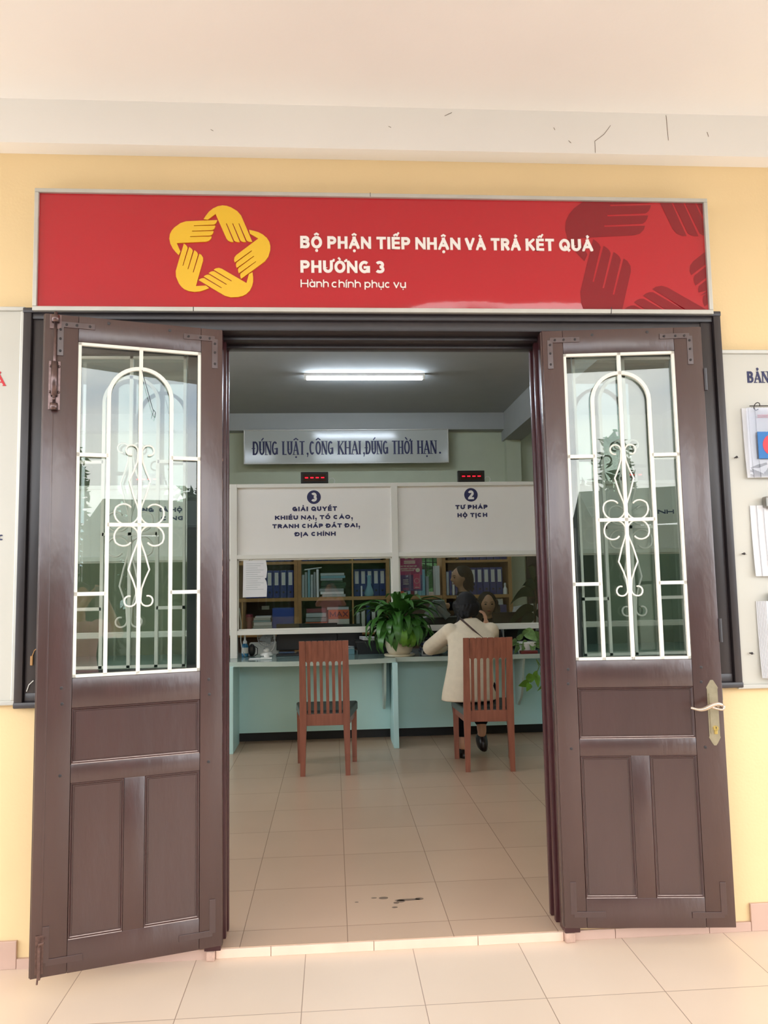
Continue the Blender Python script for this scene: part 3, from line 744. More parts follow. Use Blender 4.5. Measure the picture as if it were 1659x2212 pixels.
letters(t, 'PHƯỜNG', -.111, .166, 2.601, .0505, 2.968, .004, .235, gap=.12); letters(t, '3', .187, .224, 2.601, .0505, 2.968, .004, .235)
for wd_, a, b_ in [('Hành', -.111, .0005), ('chính', .012, .128), ('phục', .143, .247), ('vụ', .259, .309)]: letters(t, wd_, a, b_, 2.541, .0315, 2.968, .003, .15, gap=.12)
t.map(lean).obj('lettering', 'sign_white', sg)
def hand():
    raw = [(642, 270), (695, 277), (797, 197), (925, 545), (948, 578), (985, 597), (1016, 598), (927, 337), (937, 333), (1025, 578), (1045, 593), (1070, 600), (1097, 600), (1008, 338), (1018, 334), (1106, 580), (1126, 594), (1150, 600), (1176, 600), (1088, 338), (1097, 335), (1186, 580), (1208, 594), (1232, 600), (1258, 601), (1192, 410), (1125, 225), (1078, 162), (1000, 108), (945, 86), (890, 79), (828, 90), (765, 122), (715, 165), (676, 216)]
    return [((x - 821) / 580.0, (748 - y) / 580.0) for x, y in raw]
HND = hand()
def emblem(cx, cz, R, sq=1.0, rot=0.0):
    out = []
    for k in range(5):
        a = -2 * PI * k / 5 + rot
        out.append([(cx + R * (p[0] * math.cos(a) - p[1] * math.sin(a)) * sq, cz + R * (p[0] * math.sin(a) + p[1] * math.cos(a))) for p in HND])
    return out
for p in emblem(-.432, 2.678, .1685, 1.05, .03):
    e = MB(); e.prism(p, 2.9665, 2.972); e.map(lean).obj('emblem_hand', 'sign_gold', sg)
for p in emblem(1.362, 2.682, .335, 1.08, .03):
    q = p
    for ax, val, less in [(0, SX1 - .017, True), (1, SZ1 - .017, True), (1, SZ0 + .019, False)]:
        q = clip(q, ax, val, less) if len(q) > 2 else q
    if len(q) > 2:
        e = MB(); tri = tessellate_polygon([[Vector((v[0], v[1], 0)) for v in q]])
        e.add([(v[0], 2.9713, v[1]) for v in q], [tuple(x) for x in tri]); part_label(e.map(lean).obj('faded_hand', 'sign_dark', sg), 'large faded darker red hand print')
c = MB(); c.obox((1.143, 2.9598, 2.448), ((.12, 0, 1), (0, 1, 0), (1, 0, -.12)), (.03, .001, .003)); c.box(-.53, -.527, 2.9595, 2.961, 2.438, 2.456); c.box(.171, .173, 2.9595, 2.961, 2.915, 2.932)
c.map(lean).obj('joint_mark', 'iron', sg)

# ---------------------------------------------------------------- notice boards beside the door
def board(name, label, x0, x1, z0, z1):
    t = thing(name, label, 'notice board', ((x0 + x1) / 2, D, z0))
    ox, oz = (x0 + x1) / 2, z0
    p = MB(); p.box(x0 + .01 - ox, x1 - .01 - ox, -.028, -.001, .01, z1 - z0 - .01); p.obj('panel', 'board_white', t)
    f = MB(); h = z1 - z0; X0, X1 = x0 - ox, x1 - ox
    for a, b_, c_, d_ in [(X0, X1, 0, .017), (X0, X1, h - .017, h), (X0, X0 + .017, .017, h - .017), (X1 - .017, X1, .017, h - .017)]: f.box(a, b_, -.036, -.0005, c_, d_, .003)
    f.obj('frame', 'alu', t)
    return t, ox, oz
rb, ox, oz = board('notice_board', 'white notice board holding hung paper packs, right of the door', 1.592, 2.79, .923, 2.296)
t_ = MB(); letters(t_, 'BẢN', 1.714 - ox, 1.806 - ox, 2.158 - oz, .048, -.0295, .0015, .19, serif=True, gap=.08); t_.obj('lettering', 'ink_blue', rb)
lb, ox2, oz2 = board('notice_board', 'white notice board at the left edge with a red letter', -2.42, -1.177, .941, 2.462)
t_ = MB(); letters(t_, 'Ả', -1.292 - ox2, -1.246 - ox2, 2.149 - oz2, .044, -.0295, .0015, .19, serif=True); t_.obj('lettering', 'ink_red', lb)
t_ = MB(); letters(t_, 'c', -1.256 - ox2, -1.237 - ox2, 1.554 - oz2, .028, -.0295, .0015, .19, serif=True); part_label(t_.obj('lettering', 'ink_blue', lb), 'small blue letter')
for z, lab in [(1.847, 'screw in the right notice board beside the plastic-sleeved pack'), (1.456, 'screw in the right notice board beside the middle paper pack'), (1.062, 'screw in the right notice board beside the lowest paper pack')]:
    x = {1.847: 1.640, 1.456: 1.646, 1.062: 1.652}[z]
    n = MB(); n.lathe((0, 0, 0), [(.0025, 0), (.0025, -.014), (.005, -.014), (.005, -.017), (.002, -.018)], 10, axis='y'); n.tube([(0, -.012, 0), (.008, -.014, -.003), (.012, -.012, -.002)], .0007, 5)
    o = n.obj('screw', 'iron'); o.location = (x, D - .028, z); tag(o, lab, 'screw', 'screws in the right notice board')
def pack(name, label, x, z0, z1, n, wdt, m, skew=.0):
    t = thing(name, label, 'paper pack', (x + wdt / 2, D - .03, z0), group='paper packs on the right notice board')
    for i in range(n):
        p = MB(); dx = (i * .004 if n > 3 else i * .026); y = -.004 - i * .005
        h = z1 - z0
        sec = []
        for j in range(9):
            q = j / 8; bow = .012 * q * q
            sec.append([(-wdt / 2 + dx, y - bow, h * (1 - q)), (wdt / 2 + dx, y - bow * .8, h * (1 - q)), (wdt / 2 + dx, y - bow * .8 + .0035, h * (1 - q)), (-wdt / 2 + dx, y - bow + .0035, h * (1 - q))])
        p.loft(sec); p.obj('sheet', 'paper' if i == n - 1 else 'paper', t)
    return t
p1 = pack('paper_pack', 'paper pack in a clear plastic sleeve on the right notice board, topmost', 1.679, 1.762, 2.05, 3, .21, 'paper')
b = MB(); b.box(-.098, .11, -.026, -.025, .002, .286); b.obj('plastic_sleeve', 'sleeve', p1)
b = MB(); b.prism([(-.062, .075), (.062, .075), (.062, .185), (-.062, .185)], -.0335, -.0315); pr = b.obj('printed_picture', 'blue_print', p1)
b = MB(); b.prism([(.002 + .045 * math.cos(a * PI / 12), .13 + .045 * math.sin(a * PI / 12)) for a in range(24)], -.0345, -.0335); b.obj('red_disc', 'red_print', pr)
b = MB()
for z in (.247, .254): b.box(-.05, .06, -.022, -.021, z, z + .0025)
b.obj('printed_heading', 'red_print', p1)
b = MB(); b.tube([(-.055 + .012 * math.cos(a * .5), -.03 - .008 * math.sin(a * .5), .29 + .014 * math.sin(a * .5)) for a in range(12)], .0018, 6); b.tube([(-.075, -.012, .296), (.09, -.012, .297)], .002, 6); b.obj('ring', 'iron', p1)
for i, (lab, z0, z1, nn) in enumerate([('loose white paper pack under a metal clip on the right notice board, middle one', 1.365, 1.650, 3), ('thick curled white paper pack on the right notice board, lowest', .965, 1.266, 7)]):
    p2 = pack('paper_pack', lab, 1.688, z0, z1, nn, .21, 'paper')
    c = MB(); c.box(-.055, .06, -.035, -.003, z1 - z0 - .012, z1 - z0 + .034, .006); c.tube([(-.05, -.03, z1 - z0 - .01), (.05, -.03, z1 - z0 - .01)], .007, 8)
    c.obj('bulldog_clip', 'steel', p2)
    if i == 0:
        b = MB()
        for k in range(5): b.box(-.03 + .02, .1, -.0315, -.0305, .19 - .018 * k, .192 - .018 * k)
        b.box(-.02, .11, -.032, -.031, .06, .115); part_label(b.obj('print', 'blue_print', p2), 'blue printed lines and picture')

# ---------------------------------------------------------------- slogan board, tube lamp, number displays in the room
sl = thing('slogan_board', 'framed white slogan board with navy capitals, high on the back wall', 'sign', (.198, 9.2, 2.818))
b = MB(); b.box(-1.235, 1.235, -.02, 0, 0, .418); b.obj('panel', mat('grey_white_gloss', (196, 198, 192), .12, spec=.5), sl)
b = MB()
for a, b_, c_, d_ in [(-1.235, 1.235, 0, .014), (-1.235, 1.235, .404, .418), (-1.235, -1.22, 0, .418), (1.22, 1.235, 0, .418)]: b.box(a, b_, -.03, 0, c_, d_, .003)
b.obj('frame', 'alu', sl)
t_ = MB()
for wd_, a, b_ in [('ĐÚNG', -.930, -.631), ('LUẬT', -.578, -.311), (',', -.290, -.27), ('CÔNG', -.255, .032), ('KHAI', .086, .361), (',', .388, .405), ('ĐÚNG', .420, .694), ('THỜI', .740, .989), ('HẠN', 1.049, 1.281), ('.', 1.312, 1.328)]:
    if wd_ in ',.': letters(t_, wd_, a - .198, b_ - .198, 2.93 - 2.818, .16, -.0225, .003, .13, serif=True)
    else: letters(t_, wd_, a - .198, b_ - .198, 2.93 - 2.818, .164, -.0225, .003, .135, serif=True, gap=.05)
t_.obj('lettering', 'ink_blue', sl)
sl.rotation_euler = (math.radians(1.5), 0, 0); sl.location.y = 9.188
lp = thing('tube_lamp', 'lit white tube lamp on the room ceiling', 'lamp', (.345, 7.45, CEIL))
b = MB(); b.box(-.60, .60, -.018, .018, -.03, 0, .004); b.obj('lamp_body', 'pvc', lp)
b = MB(); b.tube([(-.57, 0, -.048), (.57, 0, -.048)], .017, 12); b.obj('tube', 'tube', lp, smooth=True)
for x in (-.585, .585):
    b = MB(); b.box(x - .014, x + .014, -.014, .014, -.066, -.025, .003); b.obj('lamp_holder', 'pvc', lp)
for x, lab in [(-1.6, 'added tube lamp, out of view on the room ceiling before the counter, left'), (.3, 'added tube lamp, out of view on the room ceiling before the counter, middle'), (2.6, 'added tube lamp, out of view on the room ceiling before the counter, right')]:
    dup(lp, (x, 4.9, CEIL), None, lab, 'added unseen tube lamps before the counter')  # unseen lamps added to brighten the counter side of the room
# ---------------------------------------------------------------- service counter and glazed partition
PY = 6.79; PK = 1.0288                       # partition plane
def px_(x): return x * PK
def pz_(z): return 1.36 + (z - 1.36) * PK
ct = thing('service_counter', 'long aqua service counter with a grey-green top', 'counter', (.3, 6.36, FZ))
def loc(m, o=(.3, 6.36, FZ)): return m.map(lambda v: v - Vector(o))
edge = []
for i in range(25):
    x = -3.2 + (3.715) * i / 24; q = (x + 3.2) / 3.715
    seg = ((x + .85) / 1.365) % 1.0
    edge.append((x, 6.44 - .09 * math.sin(PI * seg)))
edgeR = [(.515, 6.50), (1.0, 6.475), (1.9, 6.49), (3.6, 6.49)]
outline = edge + edgeR + [(3.6, 7.35), (-3.2, 7.35)]
b = MB(); b.prism(outline, .718, .752, axis='z'); loc(b).obj('countertop', 'aqua_top', ct)
b = MB()
pts = edge + edgeR
for i in range(len(pts) - 1):
    if i == len(edge) - 1: continue
    (xa, ya), (xb, yb) = pts[i], pts[i + 1]
    b.prism([(xa, ya - .008), (xb, yb - .008), (xb, yb + .004), (xa, ya + .004)], .716, .754, axis='z')
loc(b).obj('edge_strip', 'aqua_edge', ct)
b = MB(); b.box(-3.2, 3.6, 6.775, 6.80, .12, .718); loc(b).obj('front_panel', 'aqua', ct)
b = MB(); b.box(-3.2, 3.6, 6.86, 6.90, FZ, .13); loc(b).obj('plinth', 'black', ct)
for x in (-2.20, -.828, .505, 1.93):
    b = MB(); b.box(x - .021, x + .021, 6.36 if x < .4 else 6.37, 6.778, FZ, .718, .003); loc(b).obj('support_leg', 'aqua', ct)
for x in (-1.5, .43, 1.60, 2.9):
    b = MB(); prof = [(6.46, .718), (6.775, .718), (6.775, .30), (6.70, .30)] + [(6.70 - .20 * math.sin(a * PI / 16), .33 + .36 * (1 - math.cos(a * PI / 16))) for a in range(1, 8)]
    b.prism(prof, x - .01, x + .01, axis='x'); loc(b).obj('bracket', 'aqua_edge', ct)

pt = thing('glazed_partition', 'white framed glass partition standing on the aqua counter', 'partition', (.3, PY, .752))
def locp(m): return m.map(lambda v: v - Vector((.3, PY, .752)))
ztop, zt2, zb1, zb0 = pz_(2.236), pz_(2.204), pz_(1.633), pz_(1.596)
zr1, zr0 = pz_(.998), pz_(.960)
posts = [-2.25, -.853, .557, 1.965, 3.37]
for x in posts:
    b = MB(); b.box(x - .03, x + .03, PY - .03, PY + .03, .752, ztop, .003); locp(b).obj('post', 'pvc', pt)
for i, (z0, z1, nm) in enumerate([(zt2, ztop, 'top_rail'), (zb0, zb1, 'middle_rail'), (zr0, zr1, 'lower_rail')]):
    b = MB(); b.box(-3.2, 3.6, PY - .028, PY + .028, z0, z1, .003); locp(b).obj(nm, 'pvc', pt)
xs = [-3.2] + posts + [3.6]
panels = []
for i in range(len(xs) - 1):
    x0, x1 = xs[i] + (.03 if i else 0), xs[i + 1] - .03
    b = MB(); b.box(x0, x1, PY - .006, PY + .006, zb1 - .002, zt2 + .002); pn = locp(b).obj('panel', 'panel', pt); panels.append(pn)
    b = MB(); b.box(x0, x1, PY - .003, PY + .003, zr1 - .002, zb0 + .002); locp(b).obj('pane', 'pane_in', pt)
    b = MB()
    for a, c_, z0, z1 in [(x0, x1, zr1, zr1 + .012), (x0, x1, zb0 - .014, zb0), (x0, x0 + .012, zr1, zb0), (x1 - .012, x1, zr1, zb0)]: b.box(a, c_, PY - .012, PY + .012, z0, z1, .002)
    locp(b).obj('glazing_bead', 'pvc', pt)
def sign_on(i, disc, num, lines):
    t_ = MB()
    for txt, a, b_, z0, h in lines: letters(t_, txt, px_(a), px_(b_), pz_(z0), h * PK, PY - .0075, .0015, .33, gap=.2, space=.5)
    if disc:
        cx, cz = px_(disc[0]), pz_(disc[1]); r = .061
        t_.prism([(cx + r * math.cos(a * PI / 20), cz + r * math.sin(a * PI / 20)) for a in range(40)], PY - .0075, PY - .006)
    if t_.v: locp(t_).obj('lettering', 'ink_blue', panels[i])
    if disc:
        n_ = MB(); letters(n_, num, cx - .026, cx + .026, cz - .04, .08, PY - .0092, .0015, .27); locp(n_).obj('number', 'panel', panels[i])
sign_on(2, (-.149, 2.120), '3', [('GIẢI QUYẾT', -.334, .048, 2.000, .039), ('KHIẾU NẠI, TỐ CÁO,', -.483, .183, 1.928, .036), ('TRANH CHẤP ĐẤT ĐAI,', -.505, .244, 1.855, .036), ('ĐỊA CHÍNH', -.315, .034, 1.785, .036)])
sign_on(3, (1.215, 2.125), '2', [('TƯ PHÁP', 1.075, 1.358, 2.000, .037), ('HỘ TỊCH', 1.091, 1.353, 1.930, .036)])
sign_on(1, None, '', [('NG XÃ HỘI', -1.595, -1.244, 2.008, .037), ('C NG', -1.44, -1.243, 1.936, .036)])
sign_on(4, None, '', [('ÍNH', 2.86, 3.027, 1.937, .037)])
for x, zl, lab in [(-.1415, 2.236, 'small red number display above counter window 3'), (1.22, 2.236, 'small red number display above counter window 2'), (-1.56, 2.236, 'small red number display seen through the left door glass'), (2.66, 2.236, 'small red number display seen through the right door glass')]:
    t = thing('number_display', lab, 'display', (px_(x), PY, ztop), group='number displays on the partition')
    b = MB(); b.box(-.121, .121, -.022, .022, 0, .104, .004); b.obj('case', 'plastic_black', t)
    b = MB(); b.box(-.098, .098, -.0235, -.0215, .022, .082); b.obj('window', mat('dark_red_window', (40, 8, 14), .2), t)
    b = MB()
    for k in range(4): b.box(-.084 + k * .047, -.056 + k * .047, -.0255, -.023, .047, .0565)
    b.obj('digits', 'led_red', t)
    b = MB(); b.tube([(.118, .01, .02), (.14, .01, .05), (.165, .01, .05), (.178, .01, .03), (.17, .01, .0)], .003, 5); b.obj('cable', 'plastic_white', t)

# paper sheet hung on the glass, magenta poster
t = thing('hung_paper', 'long white printed sheet clipped to the glass at the left post', 'paper', (px_(-.655), PY - .008, pz_(1.275)))
b = MB(); h = .312 * PK; wd = .10 * PK
outl = [(-wd, 0), (wd, .002)] + [(wd + .004, h * .3), (wd - .002, h * .42), (wd - .016, h * .5), (wd - .002, h * .52), (wd + .006, h * .75), (wd - .004, h * .97), (wd - .01, h)] + [(-wd * .95, h), (-wd * .97, h * .5)]
b.prism(outl, -.006, -.004); b.obj('sheet', 'paper', t)
b = MB()
for k in range(13): b.box(-wd * .72, wd * (.75 - .25 * (k % 3)), -.0068, -.006, h * (.9 - .058 * k), h * (.9 - .058 * k) + .0035)
b.obj('print', 'paper_grey', t)
b = MB(); b.ell((-wd * .45, -.006, h + .012), (.008, .006, .018), 10, 8); b.ell((-wd * .28, -.006, h + .012), (.006, .006, .018), 10, 8); b.obj('clip', 'plastic_white', t)
po = thing('magenta_poster', 'magenta and violet poster hung behind the glass beside the middle post', 'poster', (px_(.6725), PY + .008, pz_(1.302)))
W, Hh = .1035, .312
b = MB(); b.box(-W, W, 0, .003, 0, Hh * .45); part_label(b.obj('lower_sheet', 'violet', po), 'violet lower half')
b = MB(); b.prism([(-W, Hh * .45), (W, Hh * .45), (W, Hh), (W * .55, Hh), (W * .45, Hh - .016), (-W * .4, Hh - .016), (-W * .5, Hh), (-W, Hh)], 0, .003); b.obj('upper_sheet', 'magenta', po)
b = MB()
letters(b, 'ĐO TỐC ĐỘ TRUY CẬP', -W * .82, W * .55, Hh * .68, .0115, -.001, .001, .22); letters(b, 'INTERNET CỦA BẠN', -W * .82, W * .42, Hh * .605, .0125, -.001, .001, .22)
for k in range(2): b.box(-W * .55, W * .42, -.001, 0, Hh * (.775 + .05 * k), Hh * (.775 + .05 * k) + .009)
for k in range(3): b.box(-W * .65, -W * (.22 - .02 * k), -.001, 0, Hh * (.30 - .055 * k), Hh * (.30 - .055 * k) + .006)
b.box(-W * .8, W * .3, -.001, 0, Hh * .565, Hh * .565 + .005)
b.prism([(W * .62 + .019 * math.cos(a * PI / 12), Hh * .585 + .019 * math.sin(a * PI / 12)) for a in range(24)], -.0015, 0)
for x in (-.35, .2): b.box(W * (x - .12), W * (x + .12), -.001, 0, Hh * .905, Hh * .905 + .005)
b.obj('lettering', 'sign_white', po)
b = MB(); b.box(W * .22, W * .82, -.002, 0, Hh * .05, Hh * .48, .004); b.box(-W * .66, -W * .2, -.001, 0, Hh * .03, Hh * .045); b.box(-W * .66, -W * .2, -.001, 0, Hh * .065, Hh * .08); b.obj('phone_picture', 'pinkp', po)
b = MB(); b.tube([(W * .52 + .022 * math.cos(a * PI / 12), -.0025, Hh * .28 + .022 * math.sin(a * PI / 12)) for a in range(24)], .001, 4, closed=True); b.box(W * .35, W * .7, -.003, -.002, Hh * .09, Hh * .105); b.obj('ring_print', 'sign_white', po)

# ---------------------------------------------------------------- slat-back chairs
def chair(name, label, locx, rz):
    t = thing(name, label, 'chair', (*locx, FZ), rz)
    H_ = .94
    def back_y(z): return -.0 - (0 if z < .42 else .085 * ((z - .42) / .52) ** 1.2)
    def post(x):
        m_ = MB(); secs = []
        for z, wd_, dp in [(0, .034, .034), (.2, .040, .042), (.40, .050, .050), (.60, .046, .040), (.80, .042, .030), (H_, .042, .026)]:
            xx = x * (1 + .04 * max(0, (.42 - z) / .42)); y = back_y(z)
            secs.append([(xx - wd_ / 2, y - dp / 2, z), (xx + wd_ / 2, y - dp / 2, z), (xx + wd_ / 2, y + dp / 2, z), (xx - wd_ / 2, y + dp / 2, z)])
        m_.loft(secs); return m_
    for x in (-.152, .152): post(x).obj('rear_leg', 'chair', t)
    for k in range(6):
        x = -.152 + (k + 1) * .304 / 7; m_ = MB(); secs = []
        for z in (.42, .55, .70, .785, .80, .87, H_):
            y = back_y(z); wd_ = .021 if z < .79 else .036
            secs.append([(x - wd_ / 2, y - .008, z), (x + wd_ / 2, y - .008, z), (x + wd_ / 2, y + .008, z), (x - wd_ / 2, y + .008, z)])
        m_.loft(secs); m_.obj('back_slat', 'chair', t)
    m_ = MB(); secs = []
    for z in (.795, .84, .89, H_ - .004):
        y = back_y(z); secs.append([(-.14, y - .0055, z), (.14, y - .0055, z), (.14, y + .009, z), (-.14, y + .009, z)])
    m_.loft(secs); m_.obj('crest_rail', 'chair', t)
    m_ = MB(); m_.box(-.135, .135, -.012, .012, .345, .425, .003); m_.obj('back_rail', 'chair', t)
    for x in (-.205, .205):
        m_ = MB(); m_.loft([[(x - .017, .395, 0), (x + .017, .395, 0), (x + .017, .429, 0), (x - .017, .429, 0)], [(x - .021, .39, .40), (x + .021, .39, .40), (x + .021, .432, .40), (x - .021, .432, .40)]]); m_.obj('front_leg', 'chair', t)
    m_ = MB(); m_.box(-.19, .19, .40, .424, .335, .40, .002)
    for s_ in (-1, 1): m_.loft([[(s_ * .145, .02, .335), (s_ * .165, .02, .335), (s_ * .165, .02, .40), (s_ * .145, .02, .40)], [(s_ * .19, .41, .335), (s_ * .212, .41, .335), (s_ * .212, .41, .40), (s_ * .19, .41, .40)]])
    m_.obj('seat_rail', 'chair', t)
    m_ = MB(); bot = [(-.17, .01), (.17, .01), (.232, .45), (-.232, .45)]; top = [(-.155, .02), (.155, .02), (.22, .44), (-.22, .44)]
    m_.loft([[(x, y, .392) for x, y in bot], [(x, y, .438) for x, y in bot], [(x, y, .446) for x, y in top]]); m_.obj('seat', 'seat', t)
    m_ = MB(); m_.loft([[(x * 1.006, y + (.001 if y > .2 else -.001), .385) for x, y in bot], [(x * 1.006, y + (.001 if y > .2 else -.001), .430) for x, y in bot]]); m_.obj('seat_edge', 'seat_edge', t)
    return t
chair('slat_back_chair', 'empty slat-back wooden chair left of the seated woman', (-.064, 5.56), math.radians(-1.5))
chair('slat_back_chair', 'slat-back wooden chair on which the woman in the cream jacket sits', (1.095, 5.51), math.radians(-5))
# ---------------------------------------------------------------- bookcases
SY = 8.90; SB = BACK - .01
def bookcase(label, x0, x1, dividers, boards, top, side=.04):
    t = thing('bookcase', label, 'bookcase', ((x0 + x1) / 2, SY, FZ), group=None)
    L = lambda m_: m_.map(lambda v: v - Vector(((x0 + x1) / 2, SY, FZ)))
    for a in (x0, x1 - side):
        b_ = MB(); b_.box(a, a + side, SY, SB, FZ, top); L(b_).obj('side_panel', 'shelf', t)
    b_ = MB(); b_.box(x0, x1, SB - .012, SB, FZ, top); L(b_).obj('back_panel', 'shelf_back', t)
    for z0, z1 in boards + [(top - .03, top), (FZ, FZ + .07)]:
        b_ = MB(); b_.box(x0 + side, x1 - side, SY + .002, SB - .012, z0, z1); L(b_).obj('shelf_board', 'shelf', t)
    for dx, z0, z1 in dividers:
        b_ = MB(); b_.box(dx, dx + .016, SY + .001, SB - .012, z0, z1); L(b_).obj('divider', 'shelf', t)
    return t
BRD = [(1.613, 1.645), (1.191, 1.230), (.795, .846)]
bookcase('oak bookcase behind the glass at the left, with a blue box file', -1.62, -.398, [(-1.035, .846, 1.191), (-1.035, 1.645, 2.03)], BRD, 2.06)
bookcase('oak bookcase behind the glass in the middle, beside the post', -.396, .66, [(.225, .846, 1.191), (.225, 1.230, 1.613), (.225, 1.645, 2.03)], BRD, 2.06)
bookcase('oak bookcase behind the glass at the right, under the clerk', 1.275, 2.095, [(1.45, 1.645, 2.03)], [(1.600, 1.628), (1.185, 1.223), (.80, .84)], 2.06, .042)
lc = thing('low_cabinet', 'low oak cabinet under the barred back window', 'cabinet', (.965, SY, FZ))
b = MB(); b.box(-.30, .30, .04, .42, 0, 1.15); b.obj('body', 'shelf_back', lc)
b = MB(); b.box(-.305, .305, 0, .43, 1.15, 1.19); b.obj('cabinet_top', 'shelf', lc)

def binder_proto():
    t = thing('binder', 'navy lever-arch binder', 'binder', (0, 0, -50))
    b_ = MB(); b_.box(-.036, .036, 0, .28, 0, .315, .004); b_.obj('cover', 'binder', t)
    b_ = MB(); b_.box(-.021, .021, -.0012, .001, .145, .290); b_.obj('spine_label', 'label', t)
    b_ = MB(); b_.lathe((0, -.0012, .065), [(.012, 0), (.012, .002), (.0085, .002), (.0085, 0)], 16, axis='y'); b_.obj('finger_ring', 'plastic_black', t)
    return t
BP = binder_proto(); first = [True]
ORD = ['first', 'second', 'third', 'fourth', 'fifth', 'sixth', 'seventh', 'eighth']
def binders(xs, z, label, group, y=SY + .025, sc=1.0):
    for i, x in enumerate(xs):
        lab = label % ORD[i]
        if first[0]: o = BP; o.location = (x, y, z); o['label'] = lab; o['group'] = group; first[0] = False
        else: o = dup(BP, (x, y, z), None, lab, group)
        o.scale = (sc, 1, sc)
binders([-.955 + i * .079 for i in range(7)], 1.2305, 'navy binder, %s from left in the middle row of the left bookcase', 'binders in the left bookcase')
binders([-.978 + .079 * i for i in range(7)], 1.6455, 'navy binder, %s from left in the top row of the left bookcase', 'binders in the left bookcase')
binders([.285 + .0745 * i for i in range(5)], 1.2305, 'navy binder, %s from left in the middle-row cell beside the middle post', 'binders in the middle bookcase', y=SY + .10)
binders([-.31 + .078 * i for i in range(7)], 1.6455, 'navy binder, %s from left in the top row of the middle bookcase', 'binders in the middle bookcase')
binders([.29 + .078 * i for i in range(4)], 1.6455, 'navy binder, %s from left in the top row beside the middle post', 'binders in the middle bookcase')
binders([1.64 + .078 * i for i in range(5)], 1.2235, 'navy binder, %s from left in the middle row of the right bookcase', 'binders in the right bookcase')
binders([1.52 + .082 * i for i in range(7)], 1.6285, 'navy binder, %s from left in the top row of the right bookcase', 'binders in the right bookcase')
def slab(name, label, cat, c, size, m_, group=None, rz=0, bev=.002):
    b_ = MB(); b_.box(-size[0] / 2, size[0] / 2, -size[1] / 2, size[1] / 2, 0, size[2], bev)
    o = b_.obj(name, m_); o.location = c; o.rotation_euler = (0, 0, rz); return tag(o, label, cat, group)
# loose folders and stacks in the middle bookcase
rnd = random.Random(11)
for i in range(6):
    slab('folder', 'grey upright folder, %s from left in the middle bookcase' % ORD[i], 'folder', (-.335 + i * .033, 9.05, 1.2305), (.026, .24, .26 + .03 * (i % 3)), ['paper_grey', 'plastic_grey', 'file_blue', 'paper_grey', 'plastic_grey', 'paper'][i], 'upright folders in the middle bookcase')
z = 1.2305
for i in range(9):
    h = rnd.uniform(.022, .042); wd = .27 + rnd.uniform(-.03, .02)
    slab('paper_bundle', 'flat paper bundle in the middle bookcase, %s from the bottom of its stack' % (ORD + ['ninth'])[i], 'paper bundle', (.005 + rnd.uniform(-.015, .015), 9.06, z), (wd, .26, h - .002), ['paper_grey', 'paper', 'plastic_grey', 'file_blue'][i % 4] if i not in (3, 4, 5) else 'leaf_dark', 'stacked bundles in the middle bookcase', rz=rnd.uniform(-.06, .06))
    z += h
slab('folder', 'folder leaning flat over the upright folders in the middle bookcase', 'folder', (-.228, 9.04, 1.554), (.20, .22, .012), 'paper', rz=.1).rotation_euler[1] = -.12
b = MB(); b.lathe((0, 0, 0), [(.055, 0), (.062, .03), (.05, .07), (.028, .12), (.022, .20), (.028, .24)], 18)
o = b.obj('vase', 'file_blue', smooth=True); o.location = (.425, 8.915 + .065, 1.2305); tag(o, 'pale blue vase standing before the navy binders', 'vase')
o.location.y = 8.955; o.scale = (.9, .5, 1)
slab('white_tube', 'small white tube standing before the navy binders', 'tube', (.335, 8.912, 1.2305), (.018, .018, .12), 'paper')
# left bookcase, lower row
slab('blue_box_file', 'large royal blue box file in the left bookcase', 'box file', (-.565, 9.06, .8465), (.25, .28, .27), 'blue_box', bev=.006)
z = .8465
for i, (h, m_) in enumerate([(.045, 'file_blue'), (.03, 'paper_grey'), (.04, 'paper'), (.022, 'file_blue'), (.026, 'paper_grey'), (.02, 'paper')]):
    slab('book', 'book lying in the left bookcase, %s from the bottom of its pile' % ORD[i], 'book', (-.81 + .006 * (i % 3), 9.04, z), (.22 - .008 * i, .25, h - .002), m_, 'books piled in the left bookcase', rz=.04 * (i % 2)); z += h
b = MB(); b.lathe((0, 0, 0), [(.03, 0), (.03, .13), (.042, .13), (.042, .20), (.038, .205)], 16); o = b.obj('cup', 'maroon'); o.location = (-.955, 8.98, .8465); tag(o, 'maroon cup beside the pile of books', 'cup')
slab('wall_socket', 'white socket on the back board of the left bookcase', 'socket', (-.80, 9.322, 1.09), (.09, .012, .045), 'plastic_white')
# middle bookcase lower row
for i in range(5):
    slab('paper_bundle', 'flat paper bundle low in the middle bookcase, %s from the bottom of its stack' % ORD[i], 'paper bundle', (-.19, 9.06, .8465 + i * .052), (.26 - .01 * i, .26, .046), ['paper_grey', 'orange', 'plastic_grey', 'paper_grey', 'maroon'][i], 'low stacked bundles in the middle bookcase')
cb = thing('carton', 'white carton with an orange lettered side in the middle bookcase', 'carton', (.07, 9.05, .8465))
b = MB(); b.box(-.12, .12, -.12, .12, 0, .13, .003); b.obj('box', 'label', cb)
b = MB(); b.box(-.12, .12, -.121, .12, .13, .235, .003); b.obj('lid', 'orange', cb)
b = MB(); letters(b, 'MAX', -.105, .105, .155, .06, -.1225, .0015, .22); b.obj('lettering', 'maroon', cb)
slab('paper_bundle', 'grey bundle lying on top of the orange carton', 'paper bundle', (.06, 9.05, 1.0825), (.25, .2, .03), 'paper_grey')
for i in range(5):
    slab('folder', 'folder standing low beside the middle post, %s from left' % ORD[i], 'folder', (.29 + i * .06, 9.04, .8465), (.04, .24, .20 + .035 * (i % 3)), ['paper_grey', 'label', 'binder', 'label', 'plastic_grey'][i], 'folders standing low beside the middle post')
